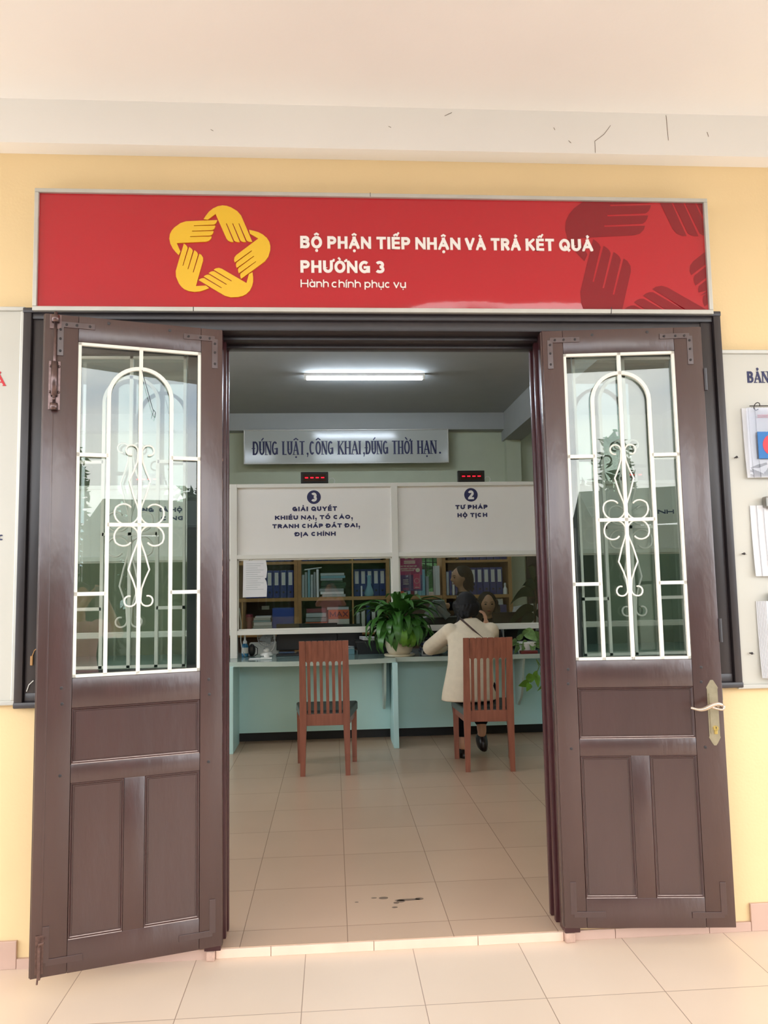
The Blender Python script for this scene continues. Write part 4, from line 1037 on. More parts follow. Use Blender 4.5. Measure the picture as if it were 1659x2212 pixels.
# files before the barred window
slab('small_carton', 'small brown carton beside the barred window', 'carton', (.80, 9.02, 1.2265), (.06, .12, .09), 'orange')
for i, (x, wd, h, m_) in enumerate([(.74, .05, .10, 'blue_box'), (.885, .03, .22, 'file_blue'), (.925, .035, .26, 'maroon'), (.965, .03, .24, 'label'), (1.005, .04, .28, 'file_blue'), (1.05, .045, .30, 'file_blue'), (1.10, .03, .22, 'plastic_grey'), (1.22, .05, .34, 'label')]):
    slab('file', 'file standing before the barred window, %s from left' % ORD[i], 'file', (x, 9.0, 1.2265), (wd, .2, h), m_, 'files before the barred window')
for i in range(7):
    slab('ring_file', 'thin file beside the standing clerk, %s from left' % ORD[i], 'file', (1.335 + i * .033, 9.0, 1.2235), (.024, .24, .27 + .015 * (i % 2)), ['paper_grey', 'binder', 'label', 'binder', 'plastic_grey', 'binder', 'label'][i], 'thin files in the right bookcase')
b = MB(); b.lathe((0, 0, 0), [(.026, 0), (.026, .06), (.012, .085), (.010, .10), (.014, .10), (.012, .13)], 12); o = b.obj('lotion_bottle', 'plastic_white'); o.location = (2.018, 8.935, 1.2235); tag(o, 'white pump bottle at the right end of the middle row', 'bottle')
slab('white_box', 'small white box low in the right bookcase', 'box', (1.95, 9.0, .8405 + .26), (.08, .1, .07), 'label')
slab('dark_case', 'dark case low in the right bookcase', 'case', (1.85, 9.06, .8405), (.36, .24, .26), 'binder')
dd = thing('door_3', 'dark brown door in the back wall right of the pilaster', 'door', (2.80, BACK, FZ), kind='structure')
b = MB(); b.box(-.42, .42, -.05, -.002, 0, 2.15, .004); b.obj('door_panel', 'door_dark', dd)
b = MB(); b.ell((-.34, -.075, 1.0), (.03, .03, .03), 12, 8); b.obj('door_knob', 'nickel', dd)

# ---------------------------------------------------------------- things on the counter
CZ = .7525
def foliage(mb, c, n, rad, hgt, lmin, lmax, wid, droop, rnd, dirs=None, nseg=7, up=(.25, 1.25)):
    up0, up1 = up
    for i in range(n):
        az = (i * 2.39996 + rnd.uniform(-.3, .3)) if dirs is None else rnd.uniform(*dirs)
        up = rnd.uniform(up0, up1); L_ = rnd.uniform(lmin, lmax); w_ = wid * rnd.uniform(.75, 1.2)
        p = Vector(c) + Vector((rnd.uniform(-.03, .03), rnd.uniform(-.03, .03), rnd.uniform(0, .04)))
        el = up; pts = []; step = L_ / nseg
        st = rnd.uniform(.3, .62)
        for k in range(nseg + 1):
            pts.append(p.copy()); d = Vector((math.cos(az) * math.cos(el), math.sin(az) * math.cos(el), math.sin(el)))
            p = p + d * step; el -= droop * rnd.uniform(.7, 1.3) / nseg * (1 + k * .25)
        side = Vector((-math.sin(az), math.cos(az), 0)); vs = []; fs = []
        for k, q in enumerate(pts):
            u = k / nseg
            ww_ = .004 if u < st * .6 else w_ * math.sin(PI * min(1, (u - st * .6) / (1 - st * .6)) ** .75) + .001
            vs += [q - side * ww_ + Vector((0, 0, ww_ * .35)), q, q + side * ww_ + Vector((0, 0, ww_ * .35))]
        for k in range(nseg): a = k * 3; fs += [(a, a + 1, a + 4, a + 3), (a + 1, a + 2, a + 5, a + 4)]
        mb.add(vs, fs)
pp = thing('potted_peace_lily', 'bushy green leafy plant in a cream pot on the counter', 'plant', (.565, 6.62, CZ))
b = MB(); b.lathe((0, 0, 0), [(.125, 0), (.135, .012), (.13, .02), (.02, .012)], 28); b.obj('saucer', 'pot', pp, smooth=True)
b = MB(); b.lathe((0, 0, .014), [(.085, 0), (.108, .03), (.122, .09), (.118, .14), (.104, .185), (.112, .205), (.104, .205), (.095, .18)], 30); b.obj('pot', 'pot', pp, smooth=True)
b = MB(); b.lathe((0, 0, .19), [(.0, .0), (.098, 0)], 20); b.obj('soil', 'soil', pp)
rnd = random.Random(5)
def keep(v):                                           # leaves rest on the counter and lean away from the glass
    if v.y > .07: v.y = .07 + (v.y - .07) * .18
    lim = .012 if v.y > -.17 else -.15
    if v.z < lim: v.z = lim + (v.z - lim) * .05
    return v
b = MB(); foliage(b, (0, 0, .20), 80, .1, .3, .24, .46, .036, 1.9, rnd); foliage(b, (0, 0, .22), 40, .1, .3, .38, .56, .038, 1.25, rnd, up=(.85, 1.4)); foliage(b, (0, -.03, .20), 22, .1, .3, .24, .38, .036, 2.7, rnd, dirs=(-2.6, -.5)); b.map(keep).obj('leaves', 'leaf', pp, smooth=True)
b = MB(); foliage(b, (.02, -.06, .19), 10, .1, .3, .26, .40, .024, 3.3, rnd, dirs=(-1.9, -.9)); part_label(b.map(keep).obj('young_leaves', 'leaf_light', pp, smooth=True), 'brighter drooping leaves over the pot')
def big_leaf(mb, base, tip, w_, sag=.06, n=10):
    base, tip = Vector(base), Vector(tip); d = tip - base; side = d.cross(Vector((0, 1, .4))).normalized(); vs = []; fs = []
    for k in range(n + 1):
        u = k / n; q = base + d * u - Vector((0, 0, sag * math.sin(PI * u) * -1 + sag * u * u)); ww_ = w_ * (math.sin(PI * u ** .7) ** .9 if 0 < u < 1 else 0) + .001
        vs += [q - side * ww_ - Vector((0, .25 * ww_, 0)), q, q + side * ww_ - Vector((0, .25 * ww_, 0))]
    for k in range(n): a = k * 3; fs += [(a, a + 1, a + 4, a + 3), (a + 1, a + 2, a + 5, a + 4)]
    mb.add(vs, fs)
rp = thing('rubber_plant', 'tall plant with broad dark leaves at the right end of the counter', 'plant', (1.86, 7.10, CZ))
b = MB(); b.lathe((0, 0, 0), [(.08, 0), (.10, .14), (.105, .15), (.09, .15)], 20); b.obj('pot', 'plastic_black', rp, smooth=True)
b = MB(); b.tube([(0, 0, .12), (.02, 0, .3), (.03, -.02, .45), (.02, 0, .62)], [.012, .01, .008, .004], 8); b.obj('stem', 'bark', rp)
b = MB()
for bs, tp, w_ in [((.02, -.02, .52), (-.14, -.10, .60), .045), ((.02, 0, .48), (-.23, -.06, .46), .05), ((.03, 0, .36), (-.30, -.12, .22), .05), ((.02, 0, .30), (-.22, -.16, .10), .055), ((.02, 0, .42), (.18, -.08, .38), .05), ((.02, 0, .55), (.14, -.05, .66), .045), ((.02, 0, .60), (-.04, -.03, .80), .028), ((.02, 0, .34), (.10, -.18, .18), .05), ((.02, 0, .40), (-.05, -.2, .30), .05)]: big_leaf(b, bs, tp, w_)
b.obj('leaves', 'leaf_dark', rp, smooth=True)
pv = thing('pothos_plant', 'small plant with pale variegated leaves at the right end of the counter', 'plant', (1.665, 6.62, CZ))
b = MB(); b.lathe((0, 0, 0), [(.07, 0), (.085, .09), (.08, .095)], 18); b.obj('pot', 'plastic_white', pv)
b = MB()
for bs, tp, w_ in [((-.02, 0, .19), (.08, -.06, .11), .048), ((-.08, 0, .10), (-.16, -.05, .07), .034), ((-.04, -.02, .12), (-.10, -.06, .15), .036), ((0, -.03, .10), (-.07, -.10, .03), .036), ((.04, -.03, .09), (.02, -.11, .02), .034), ((.06, 0, .10), (.14, -.06, .03), .036), ((.05, 0, .13), (.14, -.03, .16), .04), ((-.06, -.02, .08), (-.13, -.09, .01), .03), ((0, 0, .14), (-.02, -.04, .21), .032)]: big_leaf(b, bs, tp, w_, .01)
b.obj('leaves', 'leaf_var', pv, smooth=True)
b = MB(); b.tube([(-.12, -.06, .075), (-.03, -.07, .08), (.06, -.06, .082), (.16, -.05, .08)], .005, 6); b.obj('stem', 'stem', pv)
hp_ = thing('trailing_plant', 'bright green leafy sprig hanging under the counter edge at the right', 'plant', (1.70, 6.445, .712))
b = MB(); b.tube([(.0, 0, 0), (.02, -.01, -.06), (-.02, -.02, -.14), (-.08, -.02, -.19)], .004, 6); b.tube([(0, 0, 0), (.06, -.01, -.10), (.09, -.01, -.22)], .004, 6); b.obj('stem', 'stem', hp_)
b = MB()
for bs, tp, w_ in [((-.06, -.02, -.19), (-.075, -.03, -.10), .036), ((-.07, -.02, -.20), (-.17, -.04, -.20), .034), ((-.06, -.02, -.20), (-.10, -.03, -.25), .03), ((-.01, -.02, -.12), (.0, -.03, -.22), .025), ((.04, -.01, -.09), (.07, -.02, -.21), .024), ((.08, -.01, -.21), (-.01, -.03, -.25), .014), ((-.03, -.02, -.16), (-.01, -.04, -.08), .02)]: big_leaf(b, bs, tp, w_, .01)
b.obj('leaves', 'leaf_light', hp_, smooth=True)
bgm = thing('gift_bag', 'white bag with red marks behind the broad-leaved plant', 'bag', (1.86, 7.42, CZ))
b = MB(); b.loft([[(-.12, -.05, 0), (.14, -.05, 0), (.14, .05, 0), (-.12, .05, 0)], [(-.13, -.06, .25), (.14, -.06, .25), (.14, .06, .25), (-.13, .06, .25)], [(-.10, -.03, .37), (.13, -.03, .40), (.13, .03, .40), (-.10, .03, .37)]]); b.obj('bag_body', 'paper', bgm)
for x, z, r in [(-.07, .30, .022), (.0, .33, .024), (.02, .265, .02), (.06, .25, .014), (.05, .15, .018)]:
    b = MB(); b.prism([(x + r * (1 + .3 * math.sin(a * 2.1)) * math.cos(a * PI / 6), z + r * (1 + .3 * math.cos(a * 1.7)) * math.sin(a * PI / 6)) for a in range(12)], -.068, -.050); b.obj('red_mark', 'ink_red', bgm)
o = slab('red_wallet', 'small dark red purse lying under the variegated plant', 'purse', (1.655, 6.515, CZ), (.15, .06, .028), 'red_print', bev=.008); o.data.materials[0] = mat('dark_red_leather', (112, 36, 34), .4)
# fan, bottle, monitor and the rest behind the rail
fn = thing('desk_fan', 'small round clear-guarded fan on the counter at the left', 'fan', (-.585, 6.93, CZ))
b = MB(); b.lathe((0, 0, 0), [(.055, 0), (.06, .012), (.05, .03), (.02, .04)], 20); b.ell((0, 0, .045), (.03, .03, .025), 12, 8); b.obj('base', 'plastic_white', fn, smooth=True)
b = MB(); b.tube([(.02, 0, .03), (.055, .02, .06), (.07, .03, .12), (.055, .03, .2)], .007, 8); b.obj('arm', 'plastic_white', fn, smooth=True)
ch_ = Vector((-.0, -.02, .165))
b = MB()
for r in (.075, .06, .045, .03): b.tube([(ch_.x + r * math.cos(a * PI / 16), ch_.y - .025 + .02 * (r / .075) ** 2, ch_.z + r * math.sin(a * PI / 16)) for a in range(32)], .0014, 5, closed=True)
for k in range(24):
    a = k * PI / 12; b.tube([(ch_.x + .015 * math.cos(a), ch_.y - .026, ch_.z + .015 * math.sin(a)), (ch_.x + .077 * math.cos(a), ch_.y - .004, ch_.z + .077 * math.sin(a)), (ch_.x + .02 * math.cos(a), ch_.y + .04, ch_.z + .02 * math.sin(a))], .0011, 4)
b.obj('guard', 'plastic_grey', fn)
b = MB(); b.tube([(ch_.x + .078 * math.cos(a * PI / 16), ch_.y - .003, ch_.z + .078 * math.sin(a * PI / 16)) for a in range(32)], .004, 6, closed=True); b.obj('guard_ring', 'plastic_grey', fn)
b = MB()
for k in range(4):
    a = k * PI / 2 + .4; big_leaf(b, (ch_.x, ch_.y, ch_.z), (ch_.x + .07 * math.cos(a), ch_.y + .012, ch_.z + .07 * math.sin(a)), .026, 0)
b.lathe((ch_.x, ch_.y - .02, ch_.z), [(.0, 0), (.014, .002), (.016, .04), (.0, .05)], 14, axis='y'); b.obj('blade', 'plastic_grey', fn, smooth=True)
sb = thing('spray_bottle', 'blue bottle with white nozzle beside the left post', 'bottle', (-.775, 6.92, CZ))
b = MB(); b.lathe((0, 0, 0), [(.028, 0), (.03, .01), (.03, .09), (.018, .115)], 18); b.obj('bottle_body', 'spray_blue', sb, smooth=True)
b = MB(); b.lathe((0, 0, .113), [(.018, 0), (.018, .02), (.009, .03), (.006, .07)], 14); b.obj('nozzle', 'plastic_white', sb)
b = MB(); b.lathe((0, 0, .03), [(.0305, 0), (.0305, .05)], 18); b.obj('label_band', 'label', sb)
b = MB(); b.ell((0, 0, .055), (.032, .03, .055), 14, 10); b.tube([(.02, 0, .09), (.05, -.01, .07), (.05, -.02, .02), (.02, -.03, .004), (-.03, -.03, .004)], .004, 6); o = b.obj('webcam', 'plastic_black', smooth=True); o.location = (-.715, 6.93, CZ); tag(o, 'small black rounded device with a cable beside the blue bottle', 'device')
wb = thing('white_box', 'white printed carton behind the small fan', 'box', (-.63, 7.20, CZ))
b = MB(); b.box(-.13, .13, -.06, .06, 0, .10, .002); b.obj('carton_body', 'label', wb)
b = MB(); b.tube([(-.05 + .025 * math.cos(a * PI / 10), -.061, .055 + .02 * math.sin(a * PI / 10)) for a in range(15)], .001, 4); b.box(.0, .03, -.0615, -.06, .045, .055); b.obj('print', 'plastic_grey', wb)
mn = thing('monitor', 'black computer monitor behind the rail, left of the leafy plant', 'monitor', (-.235, 7.08, CZ))
b = MB(); b.box(-.275, .275, -.015, .02, .035, .27, .006); b.obj('screen_housing', 'screen_back', mn)
b = MB(); b.box(-.10, .10, -.07, .09, 0, .012, .004); b.box(-.03, .03, .0, .03, .01, .1, .004); b.obj('stand', 'plastic_black', mn)
mn2 = thing('monitor', 'second black monitor behind the empty chair back', 'monitor', (.13, 7.2, CZ))
b = MB(); b.box(-.17, .14, -.015, .02, .03, .25, .006); b.obj('screen_housing', 'screen_back', mn2)
b = MB(); b.box(-.08, .08, -.07, .09, 0, .012, .004); b.box(-.03, .03, .0, .03, .01, .1, .004); b.obj('stand', 'plastic_black', mn2)
slab('keyboard', 'flat black keyboard before the left monitor', 'keyboard', (-.35, 6.92, CZ), (.30, .12, .016), 'plastic_black', bev=.004)
b = MB(); b.box(-.05, .045, -.02, .02, 0, .016, .003); b.ell((.0, .005, .028), (.024, .012, .024), 14, 8); o = b.obj('stamp', 'plastic_white'); o.location = (-.56, 6.62, CZ); tag(o, 'white stamp lying before the small fan', 'stamp')
slab('leaflet', 'pale leaflet lying beside the white stamp', 'leaflet', (-.66, 6.66, CZ), (.10, .08, .006), 'paper')
slab('paper_sheet', 'white and blue papers lying right of the empty chair', 'papers', (.115, 6.95, CZ), (.11, .14, .05), 'file_blue', rz=.3)
for i in range(3): slab('paper_sheet', 'loose sheet on the counter between monitor and tray, %s from bottom' % ORD[i], 'paper', (.12 - .006 * i, 6.94 + .01 * i, CZ + .051 + .006 * i), (.10, .13, .004), ['paper', 'file_blue', 'paper'][i], 'loose sheets between monitor and tray', rz=.35 + .2 * i)
ty = thing('document_tray', 'black document tray with white papers beside the leafy plant', 'tray', (.375, 6.98, CZ))
b = MB(); b.loft([[(-.15, -.11, 0), (.15, -.11, 0), (.15, .11, 0), (-.15, .11, 0)], [(-.175, -.13, .11), (.175, -.13, .11), (.175, .13, .11), (-.175, .13, .11)]]); b.obj('tray_body', 'plastic_black', ty)
b = MB(); b.box(-.178, .178, -.133, -.12, .104, .114); b.box(-.178, .178, .12, .133, .104, .114); b.obj('rim', 'plastic_black', ty)
b = MB(); b.box(-.13, .14, -.10, .10, .11, .135, .003); o = b.obj('paper_stack', 'paper'); o.location = (.375, 6.98, CZ); o.rotation_euler = (0, .05, .15); o.location.z = CZ + .005; tag(o, 'white papers heaped in the black tray', 'papers')
cu = MB(); cu.tube([(-.815, 6.84, 1.18), (-.80, 6.85, 1.05), (-.805, 6.86, .9), (-.79, 6.87, .80), (-.77, 6.88, .757)], .005, 6); tag(cu.obj('white_cable', 'plastic_white', smooth=True), 'white cable running down beside the left post', 'cable')
# right of the plant
st_ = [('dark_grey', 'plastic_black'), ('grey', 'plastic_grey')]
for i in range(7): slab('document_folder', 'dark folder in the pile right of the leafy plant, %s from bottom' % ORD[i], 'folder', (.85 + .004 * (i % 2), 6.90, CZ + i * .018), (.16 - .01 * (i % 3), .22, .016), ['plastic_black', 'binder', 'plastic_grey'][i % 3], 'dark folders piled right of the leafy plant')
cl_ = thing('calculator', 'small grey calculator before the pile of dark folders', 'calculator', (.79, 6.56, CZ))
b = MB(); b.box(-.045, .045, -.03, .03, 0, .05, .005); b.obj('calculator_body', 'plastic_grey', cl_)
b = MB(); b.box(-.035, .035, -.0315, -.03, .018, .042); b.obj('display', 'plastic_black', cl_)
ob = MB()
for s_ in (-1, 1): ob.loft([[(0, -.08, 0), (s_ * .075, -.08, .055), (s_ * .075, .08, .055), (0, .08, 0)], [(0, -.08, .02), (s_ * .075, -.08, .07), (s_ * .075, .08, .07), (0, .08, .02)]])
o = ob.obj('open_booklet', 'paper'); o.location = (.955, 6.60, CZ + .05); o.rotation_euler = (-.5, 0, .2); tag(o, 'open pale booklet before the standing clerk', 'booklet')
pr_ = thing('printer', 'grey and black printer under the standing clerk\'s arm', 'printer', (1.03, 7.15, CZ))
b = MB(); b.box(-.22, .20, -.12, .16, 0, .30, .02); b.obj('printer_body', 'plastic_black', pr_)
b = MB(); b.loft([[(-.17, -.10, .30), (.03, -.10, .30), (.03, .12, .33), (-.17, .12, .33)], [(-.11, -.14, .45), (-.01, -.14, .45), (-.01, -.12, .46), (-.11, -.12, .46)]]); b.obj('paper_feed', 'plastic_grey', pr_)
b = MB(); b.tube([(-.07, -.12, .40), (.02, -.13, .30)], .035, 8); b.obj('grey_panel', 'plastic_grey', pr_)
mn3 = thing('monitor', 'black monitor right of the woman, facing the seated clerk', 'monitor', (1.62, 7.16, CZ))
b = MB(); b.box(-.13, .22, -.015, .02, .03, .33, .006); b.obj('screen_housing', 'screen_back', mn3)
b = MB(); b.box(-.08, .08, -.06, .09, 0, .012, .004); b.obj('stand', 'plastic_black', mn3)
for i in range(3): slab('thin_folder', 'upright folder right of the woman\'s shoulder, %s from left' % ORD[i], 'folder', (1.46 + .03 * i, 6.95, CZ), (.014, .18, .19), ['label', 'plastic_black', 'plastic_grey'][i], 'upright folders beside the woman')
# office chair of the seated clerk
oc = thing('office_chair', 'black office chair behind the seated clerk', 'chair', (1.515, 7.80, FZ))
b = MB(); b.box(-.24, .24, .20, .26, .55, 1.10, .03); b.obj('backrest', 'plastic_black', oc)
b = MB(); b.box(-.24, .24, -.24, .24, .42, .50, .03); b.obj('seat', 'plastic_black', oc)
b = MB(); b.tube([(0, 0, .05), (0, 0, .43)], .03, 10); b.tube([(0, .2, .45), (0, .25, .6)], .02, 8)
for k in range(5): b.tube([(0, 0, .08), (.27 * math.cos(k * 1.257), .27 * math.sin(k * 1.257), .03)], .02, 6)
b.obj('base', 'plastic_black', oc)
# ---------------------------------------------------------------- people
def rot(yaw, pitch=0, roll=0):
    return Matrix.Rotation(yaw, 3, 'Z') @ Matrix.Rotation(pitch, 3, 'X') @ Matrix.Rotation(roll, 3, 'Y')
def head(mb, c, R, s=1.0):
    """head looking along local +y: brow, sockets, nose, lips, chin, ears"""
    c = Vector(c); n, m_ = 36, 26; vs = []; fs = []
    for i in range(m_ + 1):
        t = PI * i / m_
        for j in range(n):
            a = 2 * PI * j / n
            x, y, z = .074 * math.sin(t) * math.cos(a), .094 * math.sin(t) * math.sin(a), .115 * math.cos(t)
            if z < 0:
                k = -z / .115; x *= 1 - .38 * k ** 1.4
                if y < 0: y *= 1 - .55 * k
                else: y *= 1 - .10 * k
            if y > 0:
                fr = y / .094
                y += fr * (.026 * math.exp(-(x / .011) ** 2 - ((z + .012) / .016) ** 2) + .012 * math.exp(-(x / .008) ** 2 - ((z - .012) / .02) ** 2))
                y -= fr * .011 * sum(math.exp(-((x - e) / .015) ** 2 - ((z - .012) / .011) ** 2) for e in (-.031, .031))
                y += fr * .006 * math.exp(-(x / .02) ** 2 - ((z + .052) / .007) ** 2)
                y += fr * .008 * math.exp(-(x / .018) ** 2 - ((z + .092) / .014) ** 2)
                y += fr * .004 * math.exp(-(x / .04) ** 2 - ((z - .034) / .010) ** 2)
            vs.append(c + R @ (Vector((x, y, z)) * s))
    for i in range(m_):
        for j in range(n): j2 = (j + 1) % n; fs.append((i * n + j, (i + 1) * n + j, (i + 1) * n + j2, i * n + j2))
    mb.add(vs, fs)
    for e in (-1, 1): mb.ell(c + R @ (Vector((e * .073, -.008, -.004)) * s), (.010 * s, .018 * s, .030 * s), 10, 8, R)
def face_parts(parent, c, R, s=1.0):
    c = Vector(c)
    for e in (-1, 1):
        b = MB(); b.ell(c + R @ (Vector((e * .031, .080, .012)) * s), (.013 * s, .007 * s, .0065 * s), 12, 8, R); b.obj('eye', 'hair', parent, smooth=True)
        b = MB(); b.tube([c + R @ (Vector((e * (.016 + .009 * k), .091 - .0045 * k * k * .5, .031 + .003 * math.sin(k))) * s) for k in range(4)], .0028 * s, 6); b.obj('eyebrow', 'hair', parent)
    b = MB(); b.ell(c + R @ (Vector((0, .0875, -.053)) * s), (.020 * s, .008 * s, .0065 * s), 12, 8, R); b.obj('lips', mat('lips', (170, 84, 78), .4), parent, smooth=True)
def hand_(mb, wrist, d, nrm, side, curl=.5, s=1.0):
    """palm, four curled fingers of unequal length, thumb leaving the side of the palm"""
    w_ = Vector(wrist); d = Vector(d).normalized(); nrm = Vector(nrm); nrm = (nrm - d * nrm.dot(d)).normalized(); b = d.cross(nrm) * side
    Rm = Matrix((b, nrm, d)).transposed()
    mb.ell(w_ + d * .042 * s, (.038 * s, .015 * s, .05 * s), 14, 10, Rm)
    mb.tube([w_ - d * .03 * s, w_ + d * .02 * s], [.024 * s, .026 * s], 10)
    for k, (off, L_) in enumerate([(.028, .072), (.0095, .08), (-.0095, .074), (-.027, .058)]):
        p = w_ + d * .075 * s + b * off * s; a = .15; pts = [p - d * .02 * s, p]
        for q in range(3):
            a += curl * (.7 + .25 * q); p = p + (d * math.cos(a) + nrm * math.sin(a) + b * off * .6) * L_ * s * (.42, .33, .25)[q]; pts.append(p.copy())
        mb.tube(pts, [.0095 * s, .0092 * s, .0085 * s, .0078 * s, .006 * s], 8)
    p = w_ + d * .02 * s + b * .03 * s
    mb.tube([p, p + (d * .025 + b * .025 + nrm * .01) * s, p + (d * .052 + b * .028 + nrm * .022) * s, p + (d * .072 + b * .022 + nrm * .03) * s], [.014 * s, .011 * s, .0095 * s, .007 * s], 8)
def rings(secs, n=20):
    out = []
    for cx, cy, cz, rx, ry, *tl in secs:
        ti = tl[0] if tl else 0
        out.append([(cx + rx * math.cos(2 * PI * j / n), cy + ry * math.sin(2 * PI * j / n), cz + ti * ry * math.sin(2 * PI * j / n)) for j in range(n)])
    return out
def limb(mb, pts, rs): 
    P = [Vector(p) for p in pts]
    for i in range(len(P) - 1):
        n_ = 6; mb.tube([P[i].lerp(P[i + 1], k / n_) for k in range(n_ + 1)], [rs[i] + (rs[i + 1] - rs[i]) * k / n_ for k in range(n_ + 1)], 12)
    for p, r in zip(P, rs): mb.ell(p, (r, r, r), 12, 8)

def strands(mb, c, R, s, end, n, r, spread, seed, a0=-1.0, a1=1.0, front=.35):
    """combed locks from the crown over the scalp to a gathering point (local to the head)"""
    rr = random.Random(seed); c = Vector(c)
    for i in range(n):
        a = PI * (a0 + (a1 - a0) * (i + .5) / n)
        st = Vector((.088 * math.sin(a) * (1 if front > 0 else 1), .075 * math.cos(a) * (1.15 if math.cos(a) > 0 else 1), .045 + .03 * math.cos(a)))
        en = Vector(end) + Vector((rr.gauss(0, 1) * spread[0], rr.gauss(0, 1) * spread[1], rr.gauss(0, 1) * spread[2]))
        pts = []
        for k in range(9):
            q = k / 8; p = st.lerp(en, q); rad = Vector((p.x / .094, (p.y + .012) / .106, (p.z - .018) / .118)); L_ = rad.length
            if L_ < 1.0 and q < .85: p = Vector((rad.x / max(L_, .25) * .094, rad.y / max(L_, .25) * .106 - .012, rad.z / max(L_, .25) * .118 + .018))
            pts.append(c + R @ (p * s))
        mb.tube(pts, [r * (.8 + .5 * math.sin(PI * k / 8)) * rr.uniform(.85, 1.2) for k in range(9)], 7)

# woman in the cream jacket, seated at the counter with her back to the door
b = MB(); Rh = rot(.12, -.15)
hc = (1.066, 6.15, 1.16)
head(b, hc, Rh)
limb(b, [(1.068, 6.06, 1.0), (1.067, 6.11, 1.08)], [.055, .05])
b.loft(rings([(1.02, 5.76, .49, .16, .11), (1.03, 5.80, .70, .125, .09), (1.06, 5.93, .90, .145, .09), (1.07, 6.02, 1.02, .13, .07), (1.07, 6.05, 1.05, .06, .05)]))
limb(b, [(.915, 6.0, .99), (.815, 6.40, .83), (.95, 6.60, .815)], [.048, .042, .03]); hand_(b, (.97, 6.62, .812), (1, .5, -.05), (0, 0, -1), 1, .35, .9)
limb(b, [(1.225, 6.0, .99), (1.295, 6.40, .83), (1.255, 6.29, 1.01)], [.048, .042, .03]); hand_(b, (1.252, 6.285, 1.03), (-.12, -.08, 1), (-.9, .3, 0), -1, .55, .9)
limb(b, [(.96, 5.76, .555), (.985, 6.16, .53), (.985, 5.98, .14)], [.085, .062, .036]); limb(b, [(1.12, 5.76, .555), (1.15, 6.17, .56), (1.155, 6.10, .20)], [.085, .062, .036])
limb(b, [(.985, 5.98, .12), (.985, 6.08, .075)], [.034, .03]); limb(b, [(1.155, 6.10, .19), (1.165, 6.20, .15)], [.034, .03])
wm = weld(b, 'person', 'skin', voxel=.0065, it=3)
tag(wm, 'seated woman in a cream woollen jacket leaning on the counter, her back to the door', 'person')
b = MB()
b.loft(rings([(.995, 5.735, .50, .205, .135), (1.0, 5.745, .56, .20, .132), (1.01, 5.77, .66, .182, .125), (1.03, 5.82, .76, .172, .12), (1.055, 5.91, .88, .178, .115), (1.068, 5.98, .97, .19, .105), (1.07, 6.02, 1.02, .165, .085), (1.07, 6.045, 1.055, .10, .07), (1.068, 6.065, 1.085, .066, .062)], 28))
limb(b, [(.91, 6.0, .985), (.80, 6.39, .835), (.93, 6.58, .815)], [.068, .064, .045]); limb(b, [(1.228, 6.0, .985), (1.31, 6.39, .835), (1.262, 6.30, .985)], [.068, .060, .042])
weld(b, 'jacket', 'knit', wm, voxel=.009, it=6)
b = MB()
b.loft(rings([(1.03, 5.75, .487, .17, .12), (1.03, 5.76, .56, .165, .12), (1.03, 5.78, .64, .14, .10)]))
limb(b, [(.96, 5.76, .575), (.985, 6.16, .54), (.985, 6.0, .23)], [.092, .07, .058]); limb(b, [(1.12, 5.76, .575), (1.15, 6.17, .565), (1.155, 6.12, .29)], [.092, .07, .058])
weld(b, 'trousers', 'coat', wm, voxel=.010, it=4)
b = MB()
b.ell((hc[0], hc[1] - .016, hc[2] + .024), (.091, .098, .110), 20, 14); b.ell((hc[0] - .035, hc[1] - .062, hc[2] - .055), (.055, .042, .06), 16, 10)
strands(b, hc, Rh, 1.0, (-.060, -.105, -.075), 30, .013, (.012, .010, .016), 4)
rr = random.Random(8)
for k in range(12):
    a = k * .524; x0_, z0_ = hc[0] - .066 + .016 * math.cos(a), hc[2] - .085 + .012 * math.sin(a)
    b.tube([(x0_, hc[1] - .10, z0_), (x0_ - .012 + rr.uniform(-.008, .008), hc[1] - .112, z0_ - .045), (x0_ - .020 + rr.uniform(-.016, .016), hc[1] - .10, z0_ - .085 - rr.uniform(0, .03))], [.012, .012, .004], 7)
weld(b, 'hair', 'hair', wm, voxel=.0055, it=1)
b = MB(); pts = []
for k in range(13):
    q = k / 12; x = 1.0 + .26 * q; z = 1.075 - .26 * q; pts.append((x, 5.965 - .11 * q - .028 * math.sin(PI * q) + .0, z))
b.tube([(.995, 6.03, 1.085)] + [(x, y - .012, z) for x, y, z in pts], .010, 6, flat=.4); b.obj('shoulder_strap', 'strap', wm, smooth=True)
b = MB(); b.loft(rings([(.985, 6.03, .036, .042, .11), (.985, 6.03, .06, .045, .11), (.985, 6.0, .095, .036, .05)], 16)); b.obj('shoe', 'shoe', wm, smooth=True)
b = MB(); b.loft([[(v[0], v[1], v[2]) for v in r] for r in rings([(1.165, 6.17, .085, .042, .10, .35), (1.165, 6.17, .12, .046, .10, .35), (1.16, 6.13, .17, .036, .05, .2)], 16)]); b.obj('shoe', 'shoe', wm, smooth=True)

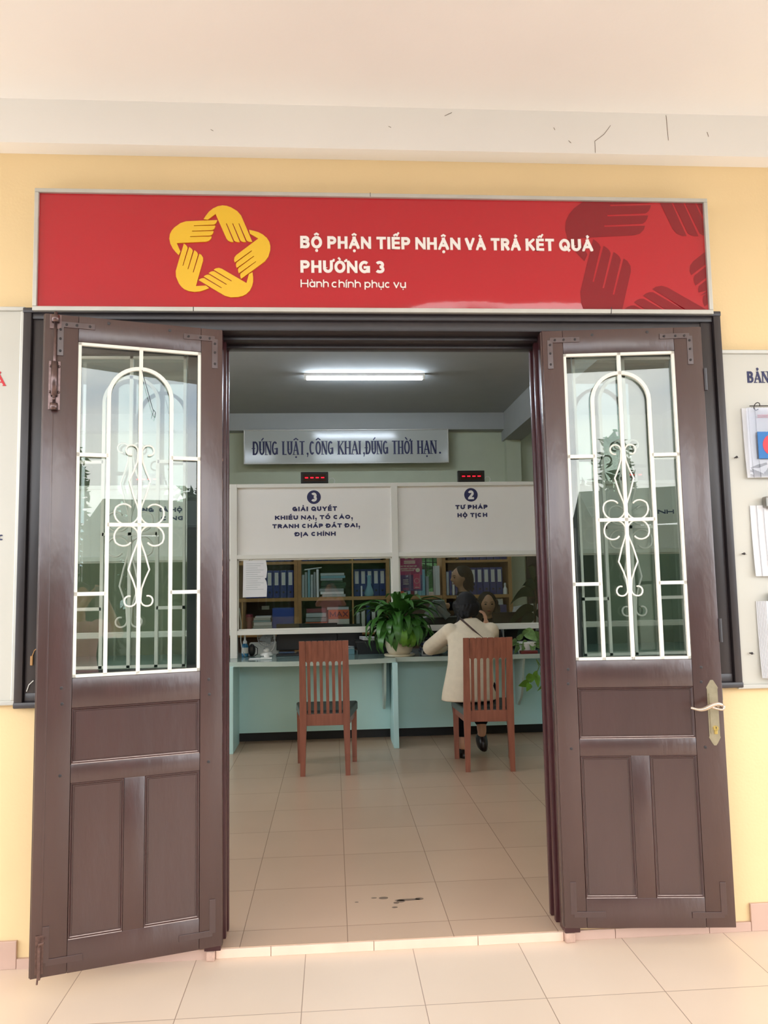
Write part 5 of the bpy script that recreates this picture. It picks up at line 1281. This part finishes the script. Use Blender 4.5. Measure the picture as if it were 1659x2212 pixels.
# standing clerk in a black coat, facing left
b = MB(); Rh = rot(PI / 2 + .25, -.12); hc = (1.315, 7.88, 1.415)
head(b, hc, Rh, .96)
limb(b, [(1.36, 7.9, 1.22), (1.335, 7.89, 1.33)], [.055, .048])
b.loft(rings([(1.44, 7.92, .80, .10, .15), (1.42, 7.91, 1.0, .085, .12), (1.38, 7.9, 1.18, .09, .15), (1.36, 7.9, 1.26, .05, .07)]))
limb(b, [(1.36, 7.74, 1.20), (1.27, 7.62, 1.12), (1.10, 7.58, 1.145)], [.045, .038, .027]); hand_(b, (1.085, 7.575, 1.143), (-1, 0, -.15), (0, -.2, -1), 1, .5, .9)
limb(b, [(1.38, 8.06, 1.20), (1.30, 8.10, .98), (1.16, 7.95, .93)], [.045, .038, .027]); hand_(b, (1.15, 7.94, .93), (-1, -.3, 0), (0, 0, -1), -1, .4, .9)
for y in (7.83, 8.0): limb(b, [(1.44, y, .82), (1.44, y, .48), (1.46, y, .11)], [.085, .06, .042]); limb(b, [(1.46, y, .09), (1.36, y, .065)], [.036, .028])
cl = weld(b, 'person', 'skin', voxel=.0065, it=3)
tag(cl, 'standing clerk in a black coat behind the glass, seen from the side, reaching left', 'person')
face_parts(cl, hc, Rh, .96)
b = MB()
b.loft(rings([(1.45, 7.92, .55, .14, .18), (1.44, 7.92, .80, .125, .175), (1.42, 7.91, 1.0, .115, .15), (1.385, 7.9, 1.17, .115, .175), (1.365, 7.9, 1.235, .09, .13), (1.35, 7.9, 1.275, .062, .075)], 24))
limb(b, [(1.37, 7.74, 1.19), (1.29, 7.63, 1.115), (1.17, 7.60, 1.135)], [.066, .056, .046]); limb(b, [(1.39, 8.06, 1.19), (1.31, 8.10, .98), (1.2, 7.98, .935)], [.066, .056, .046])
weld(b, 'coat', 'coat', cl, voxel=.011, it=5)
b = MB()
for y in (7.83, 8.0): limb(b, [(1.44, y, .80), (1.44, y, .48), (1.46, y, .12)], [.10, .078, .06])
weld(b, 'trousers', 'coat', cl, voxel=.012, it=4)
b = MB(); b.ell((1.345, 7.885, 1.455), (.10, .088, .088), 18, 12); b.ell((1.385, 7.885, 1.39), (.072, .082, .12), 16, 12); strands(b, (1.33, 7.885, 1.425), Rh, .98, (0, -.085, -.11), 22, .012, (.03, .01, .03), 5, .45, 1.55); weld(b, 'hair', 'hair', cl, voxel=.006, it=1)
b = MB(); b.tube([(1.268, 7.80, 1.23), (1.262, 7.79, 1.16), (1.272, 7.785, 1.10)], .008, 6); part_label(b.obj('lapel_edge', 'paper', cl), 'white strip along the coat front')
for y in (7.83, 8.0):
    b = MB(); b.loft(rings([(1.41, y, .036, .11, .045), (1.41, y, .07, .11, .046), (1.45, y, .11, .05, .04)], 14)); b.obj('shoe', 'shoe', cl, smooth=True)

# seated clerk facing the door
b = MB(); Rh = rot(PI - .05, -.06); hc = (1.515, 7.50, 1.145)
head(b, hc, Rh, .98)
limb(b, [(1.515, 7.55, .97), (1.515, 7.53, 1.07)], [.055, .048])
b.loft(rings([(1.515, 7.72, .54, .16, .11), (1.515, 7.68, .72, .13, .09), (1.515, 7.60, .90, .15, .09), (1.515, 7.56, 1.0, .07, .05)]))
for s_ in (-1, 1):
    limb(b, [(1.515 + s_ * .16, 7.60, .95), (1.515 + s_ * .20, 7.42, .79), (1.515 + s_ * .08, 7.24, .80)], [.046, .04, .028]); hand_(b, (1.515 + s_ * .07, 7.235, .795), (-s_ * .4, -1, 0), (0, 0, -1), -s_, .4, .9)
    limb(b, [(1.515 + s_ * .09, 7.70, .58), (1.515 + s_ * .10, 7.44, .53), (1.515 + s_ * .10, 7.50, .13)], [.085, .06, .04]); limb(b, [(1.515 + s_ * .10, 7.50, .10), (1.515 + s_ * .10, 7.40, .07)], [.036, .03])
se = weld(b, 'person', 'skin', voxel=.0065, it=3)
tag(se, 'seated clerk facing the door, face seen just beside the woman\'s head', 'person')
face_parts(se, hc, Rh, .98)
b = MB()
b.loft(rings([(1.515, 7.72, .53, .18, .13), (1.515, 7.68, .72, .155, .115), (1.515, 7.60, .90, .175, .11), (1.515, 7.565, .98, .12, .08), (1.515, 7.55, 1.02, .062, .06)], 24))
for s_ in (-1, 1): limb(b, [(1.515 + s_ * .16, 7.60, .94), (1.515 + s_ * .205, 7.42, .80), (1.515 + s_ * .12, 7.28, .81)], [.064, .056, .044])
weld(b, 'blouse', 'coat', se, voxel=.011, it=5)
b = MB()
for s_ in (-1, 1): limb(b, [(1.515 + s_ * .09, 7.70, .585), (1.515 + s_ * .10, 7.44, .54), (1.515 + s_ * .10, 7.50, .16)], [.095, .075, .06])
weld(b, 'trousers', 'coat', se, voxel=.012, it=4)
b = MB(); b.ell((1.515, 7.525, 1.185), (.092, .095, .09), 18, 12); b.ell((1.515, 7.56, 1.10), (.10, .06, .13), 16, 12)
for s_ in (-1, 1): b.ell((1.515 + s_ * .078, 7.515, 1.09), (.026, .05, .12), 12, 10)
strands(b, hc, Rh, 1.0, (-.085, -.03, -.15), 10, .012, (.012, .02, .03), 6, -.9, -.42); strands(b, hc, Rh, 1.0, (.085, -.03, -.15), 10, .012, (.012, .02, .03), 7, .42, .9)
weld(b, 'hair', 'hair', se, voxel=.006, it=1)
for s_ in (-1, 1):
    b = MB(); b.loft(rings([(1.515 + s_ * .10, 7.43, .036, .045, .11), (1.515 + s_ * .10, 7.43, .07, .046, .11), (1.515 + s_ * .10, 7.48, .11, .04, .05)], 14)); b.obj('shoe', 'shoe', se, smooth=True)

# photographer in pink, whom the glass mirrors, standing on the yard just behind the lens
gz = -.14
b = MB(); Rh = rot(.0, .05); hc = (-.055, -.30, 1.30)
head(b, hc, Rh, .95)
limb(b, [(-.05, -.36, 1.12), (-.052, -.34, 1.22)], [.052, .045])
b.loft(rings([(-.05, -.37, .70, .14, .10), (-.05, -.37, .88, .115, .085), (-.05, -.37, 1.04, .14, .09), (-.05, -.36, 1.13, .06, .05)]))
limb(b, [(-.20, -.36, 1.09), (-.275, -.20, 1.03), (-.055, -.06, 1.31)], [.042, .036, .026]); hand_(b, (-.05, -.055, 1.315), (.55, .1, .55), (.3, -.6, .6), 1, .7, .85)
limb(b, [(.10, -.36, 1.09), (.205, -.20, 1.03), (.055, -.06, 1.29)], [.042, .036, .026]); hand_(b, (.05, -.055, 1.30), (-.45, .1, .6), (-.3, -.6, .6), -1, .7, .85)
for s_ in (-1, 1): limb(b, [(-.05 + s_ * .08, -.37, .70), (-.05 + s_ * .08, -.36, .32), (-.05 + s_ * .08, -.38, gz + .09)], [.085, .055, .036]); limb(b, [(-.05 + s_ * .08, -.38, gz + .06), (-.05 + s_ * .08, -.28, gz + .035)], [.034, .028])
ph = weld(b, 'person', 'skin', voxel=.0065, it=3)
tag(ph, 'person in a pink dress holding up a phone, seen mirrored in the counter glass', 'person')
b = MB()
b.loft(rings([(-.05, -.37, .28, .21, .17), (-.05, -.37, .66, .17, .125), (-.05, -.37, .86, .135, .10), (-.05, -.37, 1.02, .158, .108), (-.05, -.365, 1.10, .125, .085), (-.05, -.36, 1.125, .08, .07)], 24))
limb(b, [(-.20, -.36, 1.08), (-.245, -.27, 1.05)], [.062, .058]); limb(b, [(.10, -.36, 1.08), (.155, -.27, 1.05)], [.062, .058])
weld(b, 'dress', 'pink', ph, voxel=.011, it=5)
b = MB(); b.ell((-.055, -.325, 1.34), (.088, .095, .085), 16, 12); b.ell((-.055, -.39, 1.24), (.085, .045, .13), 14, 10); weld(b, 'hair', 'hair', ph, voxel=.009, it=3)
b = MB(); b.box(-.030, .034, -.016, -.008, 1.235, 1.385, .003); o = b.obj('phone', 'plastic_grey'); tag(o, 'phone held up by the person in the pink dress', 'phone')

# ---------------------------------------------------------------- yard before the porch, seen in the door glass
b = MB(); b.box(-30, 40, -40, -.33, -.30, -.14); struct(b, 'ground_yard', 'yard', 'pale concrete yard before the porch', 'ground')
b = MB(); b.box(-30, 40, 9.6, 40, -.40, -.20); struct(b, 'ground_back', 'yard', 'ground behind the building', 'ground')
def tree(label, x, y, h, r, n, m_='tree', conic=False):
    t = thing('tree', label, 'tree', (x, y, -.14), group='trees across the yard')
    b_ = MB(); b_.tube([(0, 0, 0), (.05, .03, h * .4), (0, .05, h * .75)], [.16, .12, .06], 8); b_.obj('trunk', 'bark', t)
    rr = random.Random(int(x * 10 + h)); b_ = MB()
    for i in range(n):
        if conic: z = h * rr.uniform(.22, 1.0); rad = r * (1.05 - z / h) + .15; a = rr.uniform(0, 6.28); c = Vector((rad * math.cos(a) * rr.uniform(.3, 1), rad * math.sin(a) * rr.uniform(.3, 1), z))
        else:
            d = Vector((rr.gauss(0, 1), rr.gauss(0, 1), rr.gauss(0, .8))).normalized() * r * rr.uniform(.55, 1); c = Vector((0, 0, h - r * .9)) + d
        for k in range(5):
            ax = Vector((rr.gauss(0, 1), rr.gauss(0, 1), rr.gauss(0, .6))).normalized(); sd = ax.orthogonal().normalized(); q = c + Vector((rr.gauss(0, .12), rr.gauss(0, .12), rr.gauss(0, .12))); L_ = rr.uniform(.14, .34)
            b_.add([q - ax * L_, q + sd * L_ * .32, q + ax * L_, q - sd * L_ * .32], [(0, 1, 2, 3)])
    b_.obj('crown', m_, t)
tree('spreading tree across the yard, mirrored in the left door glass', 8.6, -17, 4.6, 1.7, 420)
tree('bushy tree across the yard, mirrored beside the spreading one', 13.6, -18, 4.9, 1.8, 420)
tree('tall narrow tree across the yard, mirrored in the right door glass', 5.0, -20.5, 6.2, 1.0, 300, 'leaf_dark', True)
tree('low bushy tree across the yard, mirrored low in the right door glass', 1.6, -16, 3.8, 1.6, 380)
tree('round tree across the yard at the far left', -5.5, -17, 4.2, 1.8, 380)
def hedge(label, x, y, rx, h):
    b_ = MB(); rr = random.Random(int(x * 7 + 90))
    b_.box(-rx * .95, rx * .95, -.25, .25, 0, h * .86)
    for i in range(1300):
        c = Vector((rr.uniform(-rx, rx), rr.uniform(-.5, .5), rr.uniform(.05, h) * (1 - .25 * rr.random()))); ax = Vector((rr.gauss(0, 1), rr.gauss(0, 1), rr.gauss(0, .6))).normalized(); sd = ax.orthogonal().normalized(); L_ = rr.uniform(.1, .24)
        b_.add([c - ax * L_, c + sd * L_ * .4, c + ax * L_, c - sd * L_ * .4], [(0, 1, 2, 3)])
    o = b_.obj('hedge', 'tree'); o.location = (x, y, -.14); tag(o, label, 'hedge', 'hedges across the yard')
hedge('leafy hedge across the yard, directly behind the person in pink', -.9, -6.2, 2.2, 3.3)
hedge('leafy hedge behind the building, seen through the barred back window', 1.2, 11.2, 1.6, 2.6)
hedge('leafy hedge across the yard, farther left', -5.2, -6.6, 1.8, 2.0)
cn = thing('canopy', 'dark green tarpaulin canopy across the yard, mirrored in the left door glass', 'canopy', (4.2, -7.4, -.14))
b = MB(); b.loft([[(-2.0, -1.5, 2.5), (1.9, -1.5, 2.6), (1.9, -1.5, 2.63), (-2.0, -1.5, 2.53)], [(-2.0, 0, 3.0), (1.9, 0, 3.1), (1.9, 0, 3.13), (-2.0, 0, 3.03)], [(-2.0, 1.5, 2.45), (1.9, 1.5, 2.55), (1.9, 1.5, 2.58), (-2.0, 1.5, 2.48)]]); b.box(-2.0, 1.9, -1.52, -1.49, .0, 2.52); b.obj('roof_sheet', 'tarp', cn)
for x in (-1.95, 1.85):
    for y in (-1.45, 1.45):
        b = MB(); b.tube([(x, y, 0), (x, y, 2.5)], .035, 8); b.obj('pole', 'steel', cn)
cr = thing('car', 'silver car parked across the yard, mirrored in the right door glass', 'car', (2.9, -11.2, -.14))
b = MB(); prof = [(-2.05, .30), (-2.1, .62), (-1.95, .82), (-1.1, .90), (-.55, 1.40), (.75, 1.46), (1.45, 1.02), (2.05, .92), (2.12, .55), (2.05, .28)]
b.prism(prof, -.82, .82); b.obj('body', 'car', cr)
b = MB(); b.prism([(-.98, .92), (-.5, 1.34), (.70, 1.40), (1.25, 1.02)], -.825, .825); b.obj('side_window', 'plastic_black', cr)
for x in (-1.3, 1.3):
    for y in (-.78, .78):
        b = MB(); b.lathe((x, y - .1, .31), [(.2, 0), (.31, 0), (.31, .2), (.2, .2)], 24, axis='y'); wv = b.obj('wheel', 'plastic_black', cr); b = MB(); b.lathe((x, y - .105, .31), [(.01, 0), (.19, 0), (.19, .21), (.01, .21)], 16, axis='y'); b.obj('hubcap', 'steel', wv)
